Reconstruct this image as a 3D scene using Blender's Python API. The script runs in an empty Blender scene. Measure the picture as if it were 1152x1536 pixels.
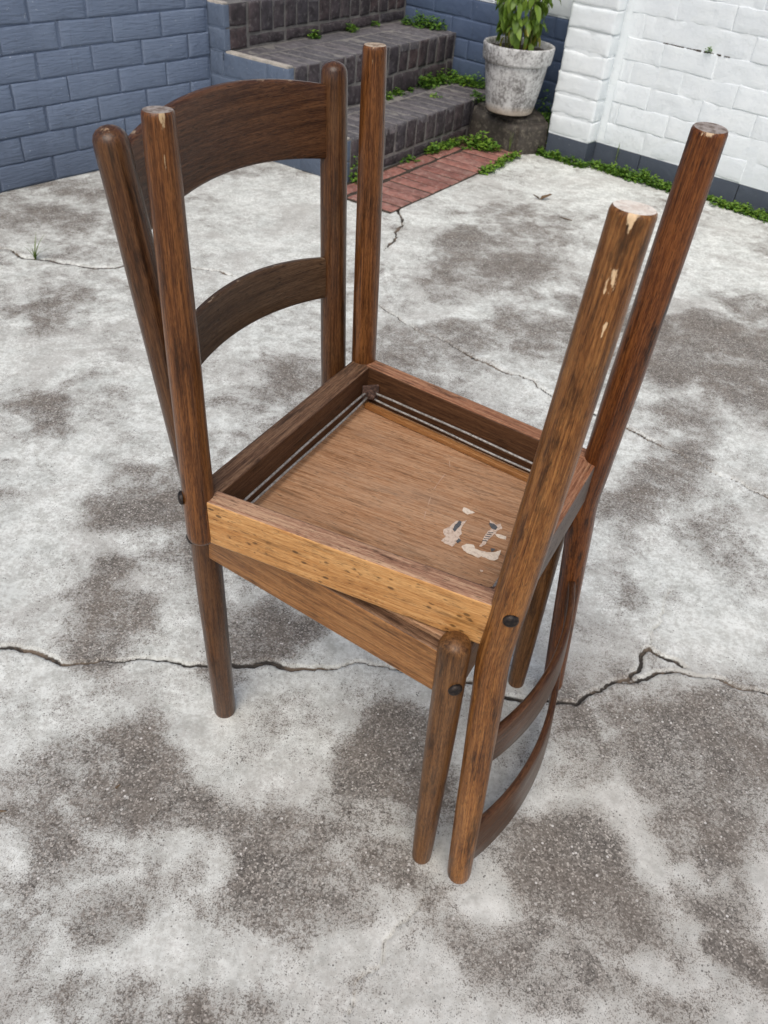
import bpy, bmesh, math, random
import numpy as np
from mathutils import Vector, Matrix

random.seed(7)
rng = np.random.default_rng(7)
SC = bpy.context.scene
COL = SC.collection

# ------------------------------------------------------------------ camera
CAM_H, PITCH, ROLL, FPX = 1.0685, 0.70022, 0.09639, 1206.716
cam_d = bpy.data.cameras.new('camera')
cam = bpy.data.objects.new('camera', cam_d)
COL.objects.link(cam)
cam.matrix_world = Matrix.Translation((0, 0, CAM_H)) @ (Matrix.Rotation(math.pi / 2 - PITCH, 4, 'X') @ Matrix.Rotation(ROLL, 4, 'Z'))
cam_d.sensor_fit = 'VERTICAL'
cam_d.sensor_height = 36.0
cam_d.lens = FPX / 1536 * 36.0
cam_d.clip_start = 0.02
cam_d.clip_end = 200
cam_d.dof.use_dof = True
cam_d.dof.focus_distance = 0.98
cam_d.dof.aperture_fstop = cam_d.lens / 2.1
SC.camera = cam

# ------------------------------------------------------------------ world, sun, exposure
W = bpy.data.worlds.new('World')
SC.world = W
W.use_nodes = True
wn = W.node_tree
wn.nodes.clear()
sky = wn.nodes.new('ShaderNodeTexSky')
sky.sky_type = 'NISHITA'
sky.sun_disc = False
SUN_EL, SUN_AZ = math.radians(55), math.radians(190)      # azimuth clockwise from +Y
sky.sun_elevation = SUN_EL
sky.sun_rotation = SUN_AZ
sky.air_density = 1.0
sky.dust_density = 4.0
sky.ozone_density = 1.0
bg = wn.nodes.new('ShaderNodeBackground')
bg.inputs['Strength'].default_value = 0.10
wo = wn.nodes.new('ShaderNodeOutputWorld')
wn.links.new(sky.outputs[0], bg.inputs[0])
wn.links.new(bg.outputs[0], wo.inputs[0])
sun_d = bpy.data.lights.new('sun', 'SUN')
sun_d.energy = 1.45
sun_d.angle = math.radians(50)
sun_d.color = (1.0, 0.955, 0.89)
sun = bpy.data.objects.new('sun', sun_d)
COL.objects.link(sun)
sdir = Vector((math.sin(SUN_AZ) * math.cos(SUN_EL), math.cos(SUN_AZ) * math.cos(SUN_EL), math.sin(SUN_EL)))
sun.rotation_euler = sdir.to_track_quat('Z', 'Y').to_euler()
sun.location = (-2, -4, 6)
SC.view_settings.view_transform = 'Standard'
SC.view_settings.look = 'None'
SC.view_settings.gamma = 1.0
SC.view_settings.use_curve_mapping = False
SC.view_settings.exposure = 0.38

# ------------------------------------------------------------------ node helpers
class NT:
    def __init__(s, name):
        s.m = bpy.data.materials.new(name)
        s.m.use_nodes = True
        s.t = s.m.node_tree
        s.t.nodes.clear()
        s.out = s.t.nodes.new('ShaderNodeOutputMaterial')
        s.b = s.t.nodes.new('ShaderNodeBsdfPrincipled')
        s.t.links.new(s.b.outputs[0], s.out.inputs[0])

    def set(s, sock, v):
        if hasattr(v, 'is_linked') or isinstance(v, bpy.types.NodeSocket):
            s.t.links.new(v, sock)
        elif isinstance(v, (tuple, list)) and len(v) == 3 and sock.type == 'RGBA':
            sock.default_value = (*v, 1)
        else:
            sock.default_value = v

    def node(s, typ, props=None, **inp):
        n = s.t.nodes.new(typ)
        for k, v in (props or {}).items():
            setattr(n, k, v)
        for k, v in inp.items():
            s.set(n.inputs[k.replace('_', ' ')], v)
        return n

    def attr(s, name, what='Vector'):
        return s.node('ShaderNodeAttribute', {'attribute_name': name}).outputs[what]

    def obj(s):
        return s.node('ShaderNodeTexCoord').outputs['Object']

    def rnd(s):
        return s.node('ShaderNodeObjectInfo').outputs['Random']

    def scale(s, vec, sc, loc=(0, 0, 0)):
        n = s.t.nodes.new('ShaderNodeMapping')
        s.set(n.inputs['Vector'], vec)
        n.inputs['Scale'].default_value = sc if isinstance(sc, (tuple, list)) else (sc, sc, sc)
        s.set(n.inputs['Location'], loc)
        return n.outputs[0]

    def noise(s, vec, scale=5, detail=3, rough=.55, dist=0):
        return s.node('ShaderNodeTexNoise', None, Vector=vec, Scale=scale, Detail=detail, Roughness=rough, Distortion=dist).outputs[0]

    def voro(s, vec, scale=5, out='Distance', feature='F1', rand=1.0):
        return s.node('ShaderNodeTexVoronoi', {'feature': feature}, Vector=vec, Scale=scale, Randomness=rand).outputs[out]

    def math(s, op, a, b=0.0, clamp=False):
        n = s.t.nodes.new('ShaderNodeMath')
        n.operation = op
        n.use_clamp = clamp
        s.set(n.inputs[0], a)
        s.set(n.inputs[1], b)
        return n.outputs[0]

    def ss(s, v, lo, hi):
        n = s.t.nodes.new('ShaderNodeMapRange')
        n.interpolation_type = 'SMOOTHSTEP'
        s.set(n.inputs[0], v)
        n.inputs[1].default_value = lo
        n.inputs[2].default_value = hi
        return n.outputs[0]

    def mix(s, f, a, b, mode='MIX'):
        n = s.t.nodes.new('ShaderNodeMix')
        n.data_type = 'RGBA'
        n.blend_type = mode
        s.set(n.inputs[0], f)
        s.set(n.inputs[6], a)
        s.set(n.inputs[7], b)
        return n.outputs[2]

    def ramp(s, f, stops):
        n = s.t.nodes.new('ShaderNodeValToRGB')
        el = n.color_ramp.elements
        while len(el) < len(stops):
            el.new(0.5)
        for e, (p, c) in zip(el, stops):
            e.position = p
            e.color = (*c, 1)
        s.set(n.inputs[0], f)
        return n.outputs[0]

    def bump(s, h, strength=.3, dist=.002, prev=None):
        n = s.node('ShaderNodeBump', None, Height=h, Strength=strength, Distance=dist)
        if prev is not None:
            s.set(n.inputs['Normal'], prev)
        return n.outputs[0]

    def done(s, col, rough=.6, normal=None, coat=None, spec=None, **kw):
        s.set(s.b.inputs['Base Color'], col)
        s.set(s.b.inputs['Roughness'], rough)
        if normal is not None:
            s.set(s.b.inputs['Normal'], normal)
        if coat is not None:
            s.b.inputs['Coat Weight'].default_value = coat
            s.b.inputs['Coat Roughness'].default_value = .2
        if spec is not None:
            s.b.inputs['Specular IOR Level'].default_value = spec
        for k, v in kw.items():
            s.set(s.b.inputs[k], v)
        return s.m


def wood(name, dark, mid, light, rough=.42, coat=.15, stain=.55, pores=.6, wearc=(.42, .31, .21), specks=0.0, fine=1.0, dust=0.0, dustc=(.3, .27, .24)):
    n = NT(name)
    g = n.attr('gr')
    n1 = n.noise(n.scale(g, (12, 380 * fine, 380 * fine)), 1, 5, .72, .2)
    n2 = n.noise(n.scale(g, (3.5, 44, 44)), 1, 4, .65, .6)
    n3 = n.noise(n.scale(g, (13, 75, 75)), 1, 5, .7)
    n4 = n.noise(n.scale(g, (85, 900, 900)), 1, 2, .5)
    v = n.math('ADD', n.math('ADD', n.math('MULTIPLY', n1, .80), n.math('MULTIPLY', n2, .30)), n.math('MULTIPLY', n.math('SUBTRACT', n4, .5), .5))
    c = n.ramp(v, [(.33, dark), (.50, mid), (.68, light)])
    c = n.mix(n.math('MULTIPLY', n.ss(n3, .52, .68), stain), c, tuple(x * .32 for x in dark))
    c = n.mix(n.math('MULTIPLY', n.ss(n4, .56, .70), pores), c, tuple(x * .45 for x in dark))
    if specks:
        sp = n.voro(n.scale(g, (75, 150, 150)), 1, 'Distance')
        spr = n.noise(n.scale(g, (40, 60, 60)), 1, 4)
        f = n.math('MULTIPLY', n.ss(sp, .36, .2), n.ss(spr, .50, .58))
        sp2 = n.noise(n.scale(g, (70, 330, 330)), 1, 2)
        f = n.math('MAXIMUM', f, n.math('MULTIPLY', n.ss(sp2, .66, .72), .8))
        c = n.mix(n.math('MULTIPLY', f, specks), c, (.018, .008, .004))
    if dust:
        dn = n.noise(n.scale(g, (14, 40, 40)), 1, 5, .7)
        c = n.mix(n.math('MULTIPLY', n.ss(dn, .4, .75), dust), c, dustc)
    w = n.attr('wear', 'Fac')
    wn_ = n.noise(n.scale(g, (90, 260, 260)), 1, 4, .7)
    wn2 = n.noise(n.scale(g, (35, 90, 90)), 1, 2, .6)
    wf = n.ss(n.math('ADD', w, n.math('ADD', n.math('MULTIPLY', n.math('SUBTRACT', wn_, .5), 1.0), n.math('MULTIPLY', n.math('SUBTRACT', wn2, .5), .9))), .46, .58)
    wf = n.math('MULTIPLY', wf, n.ss(w, .02, .12))
    wcol = n.mix(n1, tuple(x * .75 for x in wearc), tuple(min(1, x * 1.2) for x in wearc))
    c = n.mix(wf, c, wcol)
    r = n.math('ADD', n.math('ADD', rough, n.math('MULTIPLY', n.math('SUBTRACT', n2, .5), .35)), n.math('MULTIPLY', wf, .3), True)
    dn_ = n.noise(n.scale(g, (22, 60, 60)), 1, 3, .6)
    b = n.bump(dn_, .35, .003)
    b = n.bump(n1, .4, .0012, b)
    b = n.bump(n4, .25, .0006, b)
    b = n.bump(n3, .2, .002, b)
    return n.done(c, r, b, coat * .5, .24)


def endgrain(name, base, dirt):
    n = NT(name)
    g = n.attr('gr')
    a = n.noise(n.scale(g, (60, 130, 130)), 1, 4, .65)
    b = n.noise(n.scale(g, (60, 500, 500)), 1, 3)
    c = n.mix(n.ss(a, .42, .62), base, dirt)
    c = n.mix(n.math('MULTIPLY', n.ss(b, .55, .7), .45), c, tuple(x * .35 for x in dirt))
    return n.done(c, .75, n.bump(b, .4, .001))


M = {}
M['post_dark'] = wood('post_dark_varnish', (.013, .0048, .002), (.056, .0215, .0078), (.132, .056, .020), .32, .6, .7, .7, (.30, .2, .12), dust=.18, dustc=(.14, .082, .04))
M['leg_red'] = wood('leg_red_brown', (.017, .0056, .0019), (.088, .030, .0078), (.215, .083, .023), .32, .5, .6, .7, (.45, .32, .18))
M['leg_amber'] = wood('leg_amber', (.028, .009, .0026), (.155, .056, .0138), (.34, .150, .044), .34, .4, .7, .75, (.66, .47, .28), specks=.3, dust=.15, dustc=(.22, .13, .055))
M['leg_rust'] = wood('leg_rust', (.018, .0052, .0018), (.10, .029, .0068), (.235, .080, .020), .32, .5, .85, .8, (.5, .36, .22))
M['leg_plain'] = wood('leg_plain_brown', (.023, .009, .0031), (.104, .043, .0132), (.22, .102, .035), .40, .3, .65, .7, (.4, .28, .16), dust=.15, dustc=(.18, .105, .05))
M['slat_dark'] = wood('slat_dark', (.018, .0068, .003), (.066, .026, .0102), (.14, .062, .026), .36, .3, .35, .85, (.30, .22, .15), fine=1.4)
M['slat_grey'] = wood('slat_brown_grey', (.027, .0138, .0072), (.072, .039, .020), (.122, .073, .04), .44, .1, .3, .9, (.3, .23, .16), fine=1.5)
M['rail_gold'] = wood('rail_gold', (.20, .072, .016), (.46, .218, .068), (.64, .36, .14), .36, .4, .6, .55, (.62, .40, .17), specks=.68, fine=.8)
M['rail_worn'] = wood('rail_worn_edge', (.09, .038, .022), (.29, .15, .092), (.50, .32, .20), .6, 0, .8, .85, (.55, .34, .2), fine=.7)
M['rail_brown'] = wood('rail_brown_edge', (.038, .018, .010), (.125, .067, .038), (.25, .15, .088), .55, 0, .6, .8, (.38, .24, .15), fine=.8)
M['rail_red'] = wood('rail_red_edge', (.075, .026, .0135), (.25, .102, .051), (.44, .24, .135), .55, 0, .7, .7, (.48, .3, .19))
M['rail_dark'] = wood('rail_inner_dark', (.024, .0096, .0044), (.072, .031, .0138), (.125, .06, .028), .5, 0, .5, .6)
M['rail_mid'] = wood('rail_mid', (.06, .021, .0064), (.235, .098, .030), (.40, .195, .07), .38, .3, .55, .6, (.42, .27, .15), dust=.1, dustc=(.27, .165, .08))
M['rail_grey'] = wood('rail_grey_face', (.07, .052, .042), (.135, .10, .080), (.19, .147, .122), .5, .0, .3, .5, specks=.9)
M['panel'] = wood('panel_plywood', (.15, .07, .03), (.36, .188, .094), (.50, .305, .175), .55, 0, .4, .75, (.45, .4, .35), fine=.9, dust=.3, dustc=(.36, .26, .18))
M['scuff'] = wood('pale_scratch', (.36, .21, .13), (.46, .30, .20), (.52, .36, .26), .7, 0, .1, .3)
M['panel_edge'] = wood('panel_edge', (.05, .026, .014), (.12, .066, .036), (.2, .12, .07), .7, 0, .3, .5)
M['end_cream'] = endgrain('end_cream', (.80, .74, .65), (.66, .57, .48))
M['end_grey'] = endgrain('end_grey', (.33, .29, .26), (.15, .115, .09))
M['end_tan'] = endgrain('end_tan', (.45, .36, .26), (.22, .15, .1))
M['end_dull'] = endgrain('end_dull', (.14, .085, .05), (.06, .035, .02))


def mat_iron(name, a, b, rough=.7, metal=.4):
    n = NT(name)
    o = n.obj()
    x = n.noise(o, 260, 4, .65)
    c = n.mix(n.ss(x, .4, .62), a, b)
    return n.done(c, rough, n.bump(x, .5, .001), Metallic=metal)


M['iron'] = mat_iron('black_iron', (.012, .010, .010), (.035, .025, .02), .5, .5)
M['rust'] = mat_iron('rusty_iron', (.045, .025, .02), (.13, .075, .055), .85, .2)
M['wire'] = mat_iron('galvanised_wire', (.42, .41, .39), (.24, .23, .21), .5, .55)


def mat_paper(name, c1, c2):
    n = NT(name)
    o = n.obj()
    x = n.noise(o, 300, 4, .6)
    return n.done(n.mix(n.ss(x, .45, .65), c1, c2), .8, n.bump(x, .3, .0006))


M['paper'] = mat_paper('old_cream_paper', (.62, .5, .4), (.46, .34, .26))
M['paper_white'] = mat_paper('pale_paper', (.72, .62, .5), (.58, .47, .37))
M['paper_grey'] = mat_paper('grey_print', (.075, .08, .085), (.12, .12, .12))


def mat_painted(name, base, dirt, grainv, bumpk, chips=None, chip_amt=0.0, streak=False, rough=.55, grime=.4, drips=.3):
    n = NT(name)
    o = n.obj()
    r = n.rnd()
    off = n.node('ShaderNodeCombineXYZ', None, X=n.math('MULTIPLY', r, 17.0), Y=n.math('MULTIPLY', r, 5.0), Z=n.math('MULTIPLY', r, 29.0)).outputs[0]
    v = n.node('ShaderNodeVectorMath', {'operation': 'ADD'})
    n.set(v.inputs[0], o)
    n.set(v.inputs[1], off)
    p = v.outputs[0]
    big = n.noise(p, 7, 4, .6)
    fine = n.noise(p, 140, 4, .6)
    mid = n.noise(p, 32, 4, .65)
    c = n.mix(n.ss(big, .35, .7), base, grainv)
    c = n.mix(n.math('MULTIPLY', n.ss(mid, .52, .75), .5), c, dirt)
    c = n.mix(n.math('MULTIPLY', r, .22), c, tuple(min(1, x * 1.18) for x in base))
    pz = n.node('ShaderNodeSeparateXYZ', None, Vector=n.node('ShaderNodeNewGeometry').outputs['Position']).outputs['Z']
    gr_ = n.math('MULTIPLY', n.ss(n.math('ADD', pz, n.math('MULTIPLY', n.math('SUBTRACT', mid, .5), .5)), .30, .04), grime)
    c = n.mix(gr_, c, tuple(x * .55 for x in dirt))
    drip = n.noise(n.scale(p, (70, 70, 6)), 1, 3)
    c = n.mix(n.math('MULTIPLY', n.ss(drip, .60, .75), drips), c, tuple(x * .72 for x in dirt))
    if chips:
        ch = n.noise(p, 90, 3, .5)
        c = n.mix(n.math('MULTIPLY', n.ss(ch, .70, .74), chip_amt), c, chips)
    if streak:                                  # wire-cut brick face: slanting ridges under the paint
        rot = n.t.nodes.new('ShaderNodeMapping')
        n.set(rot.inputs['Vector'], p)
        rot.inputs['Rotation'].default_value = (0, .45, 0)
        rot.inputs['Scale'].default_value = (18, 30, 150)
        st = n.noise(rot.outputs[0], 1, 3, .6, .3)
        b = n.bump(st, .55 * bumpk, .006)
    else:
        b = n.bump(mid, .5 * bumpk, .008)
    b = n.bump(fine, .35 * bumpk, .002, b)
    return n.done(c, rough, b, spec=.4)


M['paint_blue'] = mat_painted('slate_blue_paint', (.142, .183, .262), (.104, .132, .188), (.164, .209, .293), 1.5, (.5, .55, .6), .6, True)
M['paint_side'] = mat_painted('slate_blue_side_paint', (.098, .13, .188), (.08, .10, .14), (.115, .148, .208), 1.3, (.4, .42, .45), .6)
M['paint_navy'] = mat_painted('navy_paint', (.065, .095, .16), (.05, .07, .115), (.078, .11, .178), .8, (.35, .38, .4), .5)
M['paint_plinth'] = mat_painted('plinth_paint', (.075, .092, .125), (.06, .07, .09), (.09, .11, .145), .7, (.3, .3, .3), .4)
M['paint_white'] = mat_painted('white_paint', (.69, .74, .765), (.64, .69, .71), (.73, .775, .79), .8, (.45, .45, .42), .25, grime=.12, drips=.08)


def mat_brick(name, stops, dustc, dust, mortar=False):
    n = NT(name)
    o = n.obj()
    r = n.rnd()
    off = n.node('ShaderNodeCombineXYZ', None, X=n.math('MULTIPLY', r, 13.0), Y=n.math('MULTIPLY', r, 7.0), Z=n.math('MULTIPLY', r, 23.0)).outputs[0]
    v = n.node('ShaderNodeVectorMath', {'operation': 'ADD'})
    n.set(v.inputs[0], o)
    n.set(v.inputs[1], off)
    p = v.outputs[0]
    a = n.noise(p, 26, 5, .65)
    f = n.noise(p, 190, 4, .6)
    base = n.ramp(r, stops)
    c = n.mix(n.ss(a, .3, .75), base, tuple(x * .6 for x in stops[0][1]))
    c = n.mix(n.math('MULTIPLY', n.ss(n.noise(p, 60, 4, .7), .5, .72), dust), c, dustc)
    return n.done(c, .72, n.bump(f, .5, .0018, n.bump(a, .3, .0018)), spec=.35)


M['brick_dark'] = mat_brick('blue_black_brick', [(.0, (.036, .030, .034)), (.3, (.085, .068, .074)), (.5, (.046, .045, .056)), (.75, (.092, .062, .062)), (1., (.062, .055, .064))], (.19, .18, .178), .55)
M['brick_tread'] = mat_brick('tread_brick', [(.0, (.085, .080, .088)), (.5, (.13, .122, .132)), (1., (.16, .143, .150))], (.30, .29, .285), .55)
M['brick_red'] = mat_brick('red_brick', [(.0, (.25, .105, .085)), (.35, (.32, .14, .11)), (.7, (.38, .185, .15)), (1., (.28, .15, .125))], (.36, .27, .23), .7)
M['mortar'] = mat_brick('mortar', [(.0, (.2, .19, .18)), (1., (.26, .247, .23))], (.12, .113, .107), .8)
M['mortar_pale'] = mat_brick('mortar_pale', [(.0, (.5, .47, .41)), (1., (.55, .5, .44))], (.3, .28, .25), .5)
M['earth'] = mat_brick('damp_earth', [(.0, (.045, .034, .025)), (1., (.06, .047, .035))], (.10, .085, .065), .7)
M['stone'] = mat_brick('dark_stone', [(.0, (.055, .048, .040)), (1., (.062, .053, .044))], (.17, .155, .12), .75)


def mat_pot():
    n = NT('limewashed_terracotta')
    o = n.obj()
    a = n.noise(n.scale(o, (1, 1, .85)), 85, 6, .8)
    b = n.noise(o, 13, 4, .6)
    f = n.noise(o, 160, 4, .7)
    k = n.math('ADD', n.math('MULTIPLY', a, .6), n.math('MULTIPLY', b, .45))
    c = n.ramp(k, [(.37, (.68, .69, .68)), (.495, (.50, .505, .50)), (.57, (.24, .235, .23)), (.66, (.11, .105, .10))])
    z = n.node('ShaderNodeSeparateXYZ', None, Vector=o).outputs['Z']
    c = n.mix(n.math('MULTIPLY', n.ss(n.math('ADD', z, n.math('MULTIPLY', a, .06)), .075, .035), .75), c, (.50, .41, .32))
    c = n.mix(n.math('MULTIPLY', n.ss(f, .58, .72), .4), c, (.75, .76, .75))
    return n.done(c, .85, n.bump(f, .5, .003, n.bump(a, .4, .005)))


M['pot'] = mat_pot()


def mat_leaf(name, a, b, trans=.25):
    n = NT(name)
    r = n.rnd()
    o = n.obj()
    x = n.noise(o, 40, 3)
    y = n.noise(o, 11, 2)
    c = n.mix(n.math('ADD', n.math('MULTIPLY', r, .6), n.math('MULTIPLY', n.ss(y, .35, .65), .6), True), a, b)
    c = n.mix(n.math('MULTIPLY', x, .35), c, tuple(q * .55 for q in a))
    m = n.done(c, .42, n.bump(x, .3, .003), spec=.4)
    tr = n.t.nodes.new('ShaderNodeBsdfTranslucent')
    n.set(tr.inputs['Color'], c)
    mx = n.t.nodes.new('ShaderNodeMixShader')
    mx.inputs[0].default_value = trans
    n.t.links.new(n.b.outputs[0], mx.inputs[1])
    n.t.links.new(tr.outputs[0], mx.inputs[2])
    n.t.links.new(mx.outputs[0], n.out.inputs[0])
    return m


M['leaf_pot'] = mat_leaf('pot_leaf', (.10, .19, .022), (.24, .36, .05))
M['leaf_yellow'] = mat_leaf('yellow_leaf', (.30, .32, .045), (.36, .30, .05))
M['leaf_weed'] = mat_leaf('weed_leaf', (.05, .125, .016), (.12, .25, .03))
M['leaf_weed_light'] = mat_leaf('weed_leaf_light', (.12, .23, .025), (.22, .36, .045))
M['grass'] = mat_leaf('grass_blade', (.10, .18, .03), (.2, .26, .06))
M['stem'] = mat_leaf('stem', (.10, .13, .03), (.16, .14, .05), .1)
M['dry_leaf'] = mat_leaf('dry_leaf', (.12, .075, .04), (.2, .13, .07), .1)


def mat_ground():
    n = NT('weathered_concrete')
    o = n.obj()
    wear = n.attr('wear', 'Fac')
    crack = n.attr('crack', 'Fac')
    near = n.attr('warm', 'Fac')
    A = n.noise(o, 5.5, 5, .62, .6)
    B = n.noise(o, 26, 5, .65)
    C = n.noise(o, 190, 3, .65)
    D = n.noise(o, 520, 3, .6)
    A2_ = n.noise(o, 11, 6, .7, 1.2)
    x = n.math('ADD', wear, n.math('MULTIPLY', n.math('SUBTRACT', A, .5), 1.9))
    x = n.math('ADD', x, n.math('MULTIPLY', n.math('SUBTRACT', A2_, .5), 1.5))
    x = n.math('ADD', x, n.math('MULTIPLY', n.math('SUBTRACT', B, .5), 1.2))
    xs = n.math('ADD', x, n.math('MULTIPLY', n.math('SUBTRACT', C, .5), 2.0))
    xs = n.math('ADD', xs, n.math('MULTIPLY', n.math('SUBTRACT', D, .5), 1.4))
    t = n.math('MULTIPLY', n.ss(xs, .14, .78), n.ss(x, -.3, .15))
    soft = n.ss(x, -.22, .6)
    # pale cement skin
    pale = n.ramp(n.noise(o, 13, 6, .7, .4), [(.3, (.50, .52, .50)), (.5, (.64, .662, .637)), (.72, (.77, .79, .765))])
    mott = n.math('ADD', n.math('MULTIPLY', n.noise(o, 34, 6, .75), .6), n.math('MULTIPLY', n.noise(o, 120, 4, .7), .5))
    pale = n.mix(n.ss(mott, .47, .66), n.mix(1.0, pale, (1.09, 1.09, 1.08), 'MULTIPLY'), n.mix(1.0, pale, (.75, .74, .715), 'MULTIPLY'))
    E_ = n.math('ADD', n.noise(o, 3.4, 5, .68, .8), n.math('MULTIPLY', n.math('SUBTRACT', C, .5), .5))
    pale = n.mix(n.math('MULTIPLY', n.ss(E_, .46, .66), .6), pale, (.385, .372, .345))
    pale = n.mix(n.math('MULTIPLY', near, .72), pale, n.mix(n.ss(B, .35, .65), (.37, .357, .325), (.58, .565, .525)))
    pale = n.mix(n.math('MULTIPLY', n.ss(n.math('ADD', D, n.math('MULTIPLY', x, .16)), .54, .64), .75), pale, (.17, .163, .152))
    pits = n.math('MULTIPLY', n.ss(n.voro(o, 170, 'Distance'), .30, .16), n.ss(n.math('ADD', n.noise(o, 40, 4, .7), n.math('MULTIPLY', x, .15)), .50, .60))
    pale = n.mix(n.math('MULTIPLY', pits, .85), pale, (.085, .08, .074))
    # dark worn skin with sand and grit showing
    cell = n.voro(o, 430, 'Color')
    cv = n.node('ShaderNodeSeparateColor', None, Color=cell).outputs[0]
    dark = n.ramp(cv, [(.0, (.050, .045, .040)), (.4, (.128, .118, .106)), (.72, (.215, .197, .175)), (.9, (.36, .335, .30)), (.97, (.60, .565, .515))])
    dark = n.mix(n.math('MULTIPLY', n.ss(n.noise(o, 9, 4, .6), .35, .65), .6), dark, n.mix(.5, dark, (.22, .178, .14)))
    dark = n.mix(.35, dark, n.ramp(n.noise(o, 60, 5, .7), [(.35, (.065, .058, .051)), (.65, (.26, .238, .21))]))
    c = n.mix(n.math('MULTIPLY', soft, .68), pale, n.mix(near, (.30, .288, .265), (.29, .265, .23)))
    c = n.mix(t, c, dark)
    # bigger pale grit
    vd = n.voro(o, 105, 'Distance')
    vc = n.node('ShaderNodeSeparateColor', None, Color=n.voro(o, 105, 'Color')).outputs[1]
    st = n.math('MULTIPLY', n.ss(vd, .24, .16), n.ss(vc, .84, .87))
    c = n.mix(n.math('MULTIPLY', st, n.math('ADD', n.math('MULTIPLY', t, .75), .1)), c, (.66, .64, .61))
    # cracks: dirt and broken edge
    c = n.mix(n.ss(n.math('ADD', crack, n.math('MULTIPLY', n.math('SUBTRACT', C, .5), .5)), .35, .7), c, n.mix(n.ss(A2_, .46, .60), (.04, .036, .032), (.15, .118, .09)))
    h = n.math('ADD', n.math('MULTIPLY', C, .5), n.math('MULTIPLY', cv, n.math('MULTIPLY', t, .6)))
    b = n.bump(B, .25, .004)
    b = n.bump(n.math('MULTIPLY', t, -1.0), .35, .0015, b)
    b = n.bump(h, .45, .0012, b)
    return n.done(c, .86, b, spec=.3)


M['ground'] = mat_ground()

# ------------------------------------------------------------------ object helpers
def setp(o, label=None, cat=None, group=None, kind=None):
    if label: o['label'] = label
    if cat: o['category'] = cat
    if group: o['group'] = group
    if kind: o['kind'] = kind
    return o


def empty(name, mat=None):
    o = bpy.data.objects.new(name, None)
    o.empty_display_size = .05
    COL.objects.link(o)
    if mat is not None:
        o.matrix_world = mat
    return o


def link(name, me, parent=None, loc=None, rot=None):
    o = bpy.data.objects.new(name, me)
    COL.objects.link(o)
    if parent is not None:
        o.parent = parent
    if loc is not None:
        o.location = loc
    if rot is not None:
        o.rotation_euler = rot
    return o


class MB:
    """vertex / face lists of one mesh; gr = grain coordinates, wear = worn-paint amount"""
    def __init__(s):
        s.v, s.f, s.fm, s.fs, s.gr, s.wr = [], [], [], [], [], []

    def add(s, vs, fs, mi=0, smooth=True, gr=None, wr=None):
        b = len(s.v)
        s.v += [tuple(map(float, q)) for q in vs]
        s.f += [tuple(b + i for i in q) for q in fs]
        s.fm += [mi] * len(fs) if isinstance(mi, int) else list(mi)
        s.fs += [smooth] * len(fs) if isinstance(smooth, bool) else list(smooth)
        s.gr += [tuple(map(float, q)) for q in (gr if gr is not None else vs)]
        s.wr += list(wr) if wr is not None else [0.0] * len(vs)

    def mesh(s, name, mats):
        me = bpy.data.meshes.new(name)
        me.from_pydata(s.v, [], s.f)
        for m in (mats if isinstance(mats, (list, tuple)) else [mats]):
            me.materials.append(m)
        me.polygons.foreach_set('material_index', s.fm)
        me.polygons.foreach_set('use_smooth', s.fs)
        a = me.attributes.new('gr', 'FLOAT_VECTOR', 'POINT')
        a.data.foreach_set('vector', np.array(s.gr, dtype=np.float32).ravel())
        w = me.attributes.new('wear', 'FLOAT', 'POINT')
        w.data.foreach_set('value', np.array(s.wr, dtype=np.float32))
        me.update()
        return me

    def obj(s, name, mats, parent=None, **k):
        return link(name, s.mesh(name, mats), parent, **k)


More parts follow.
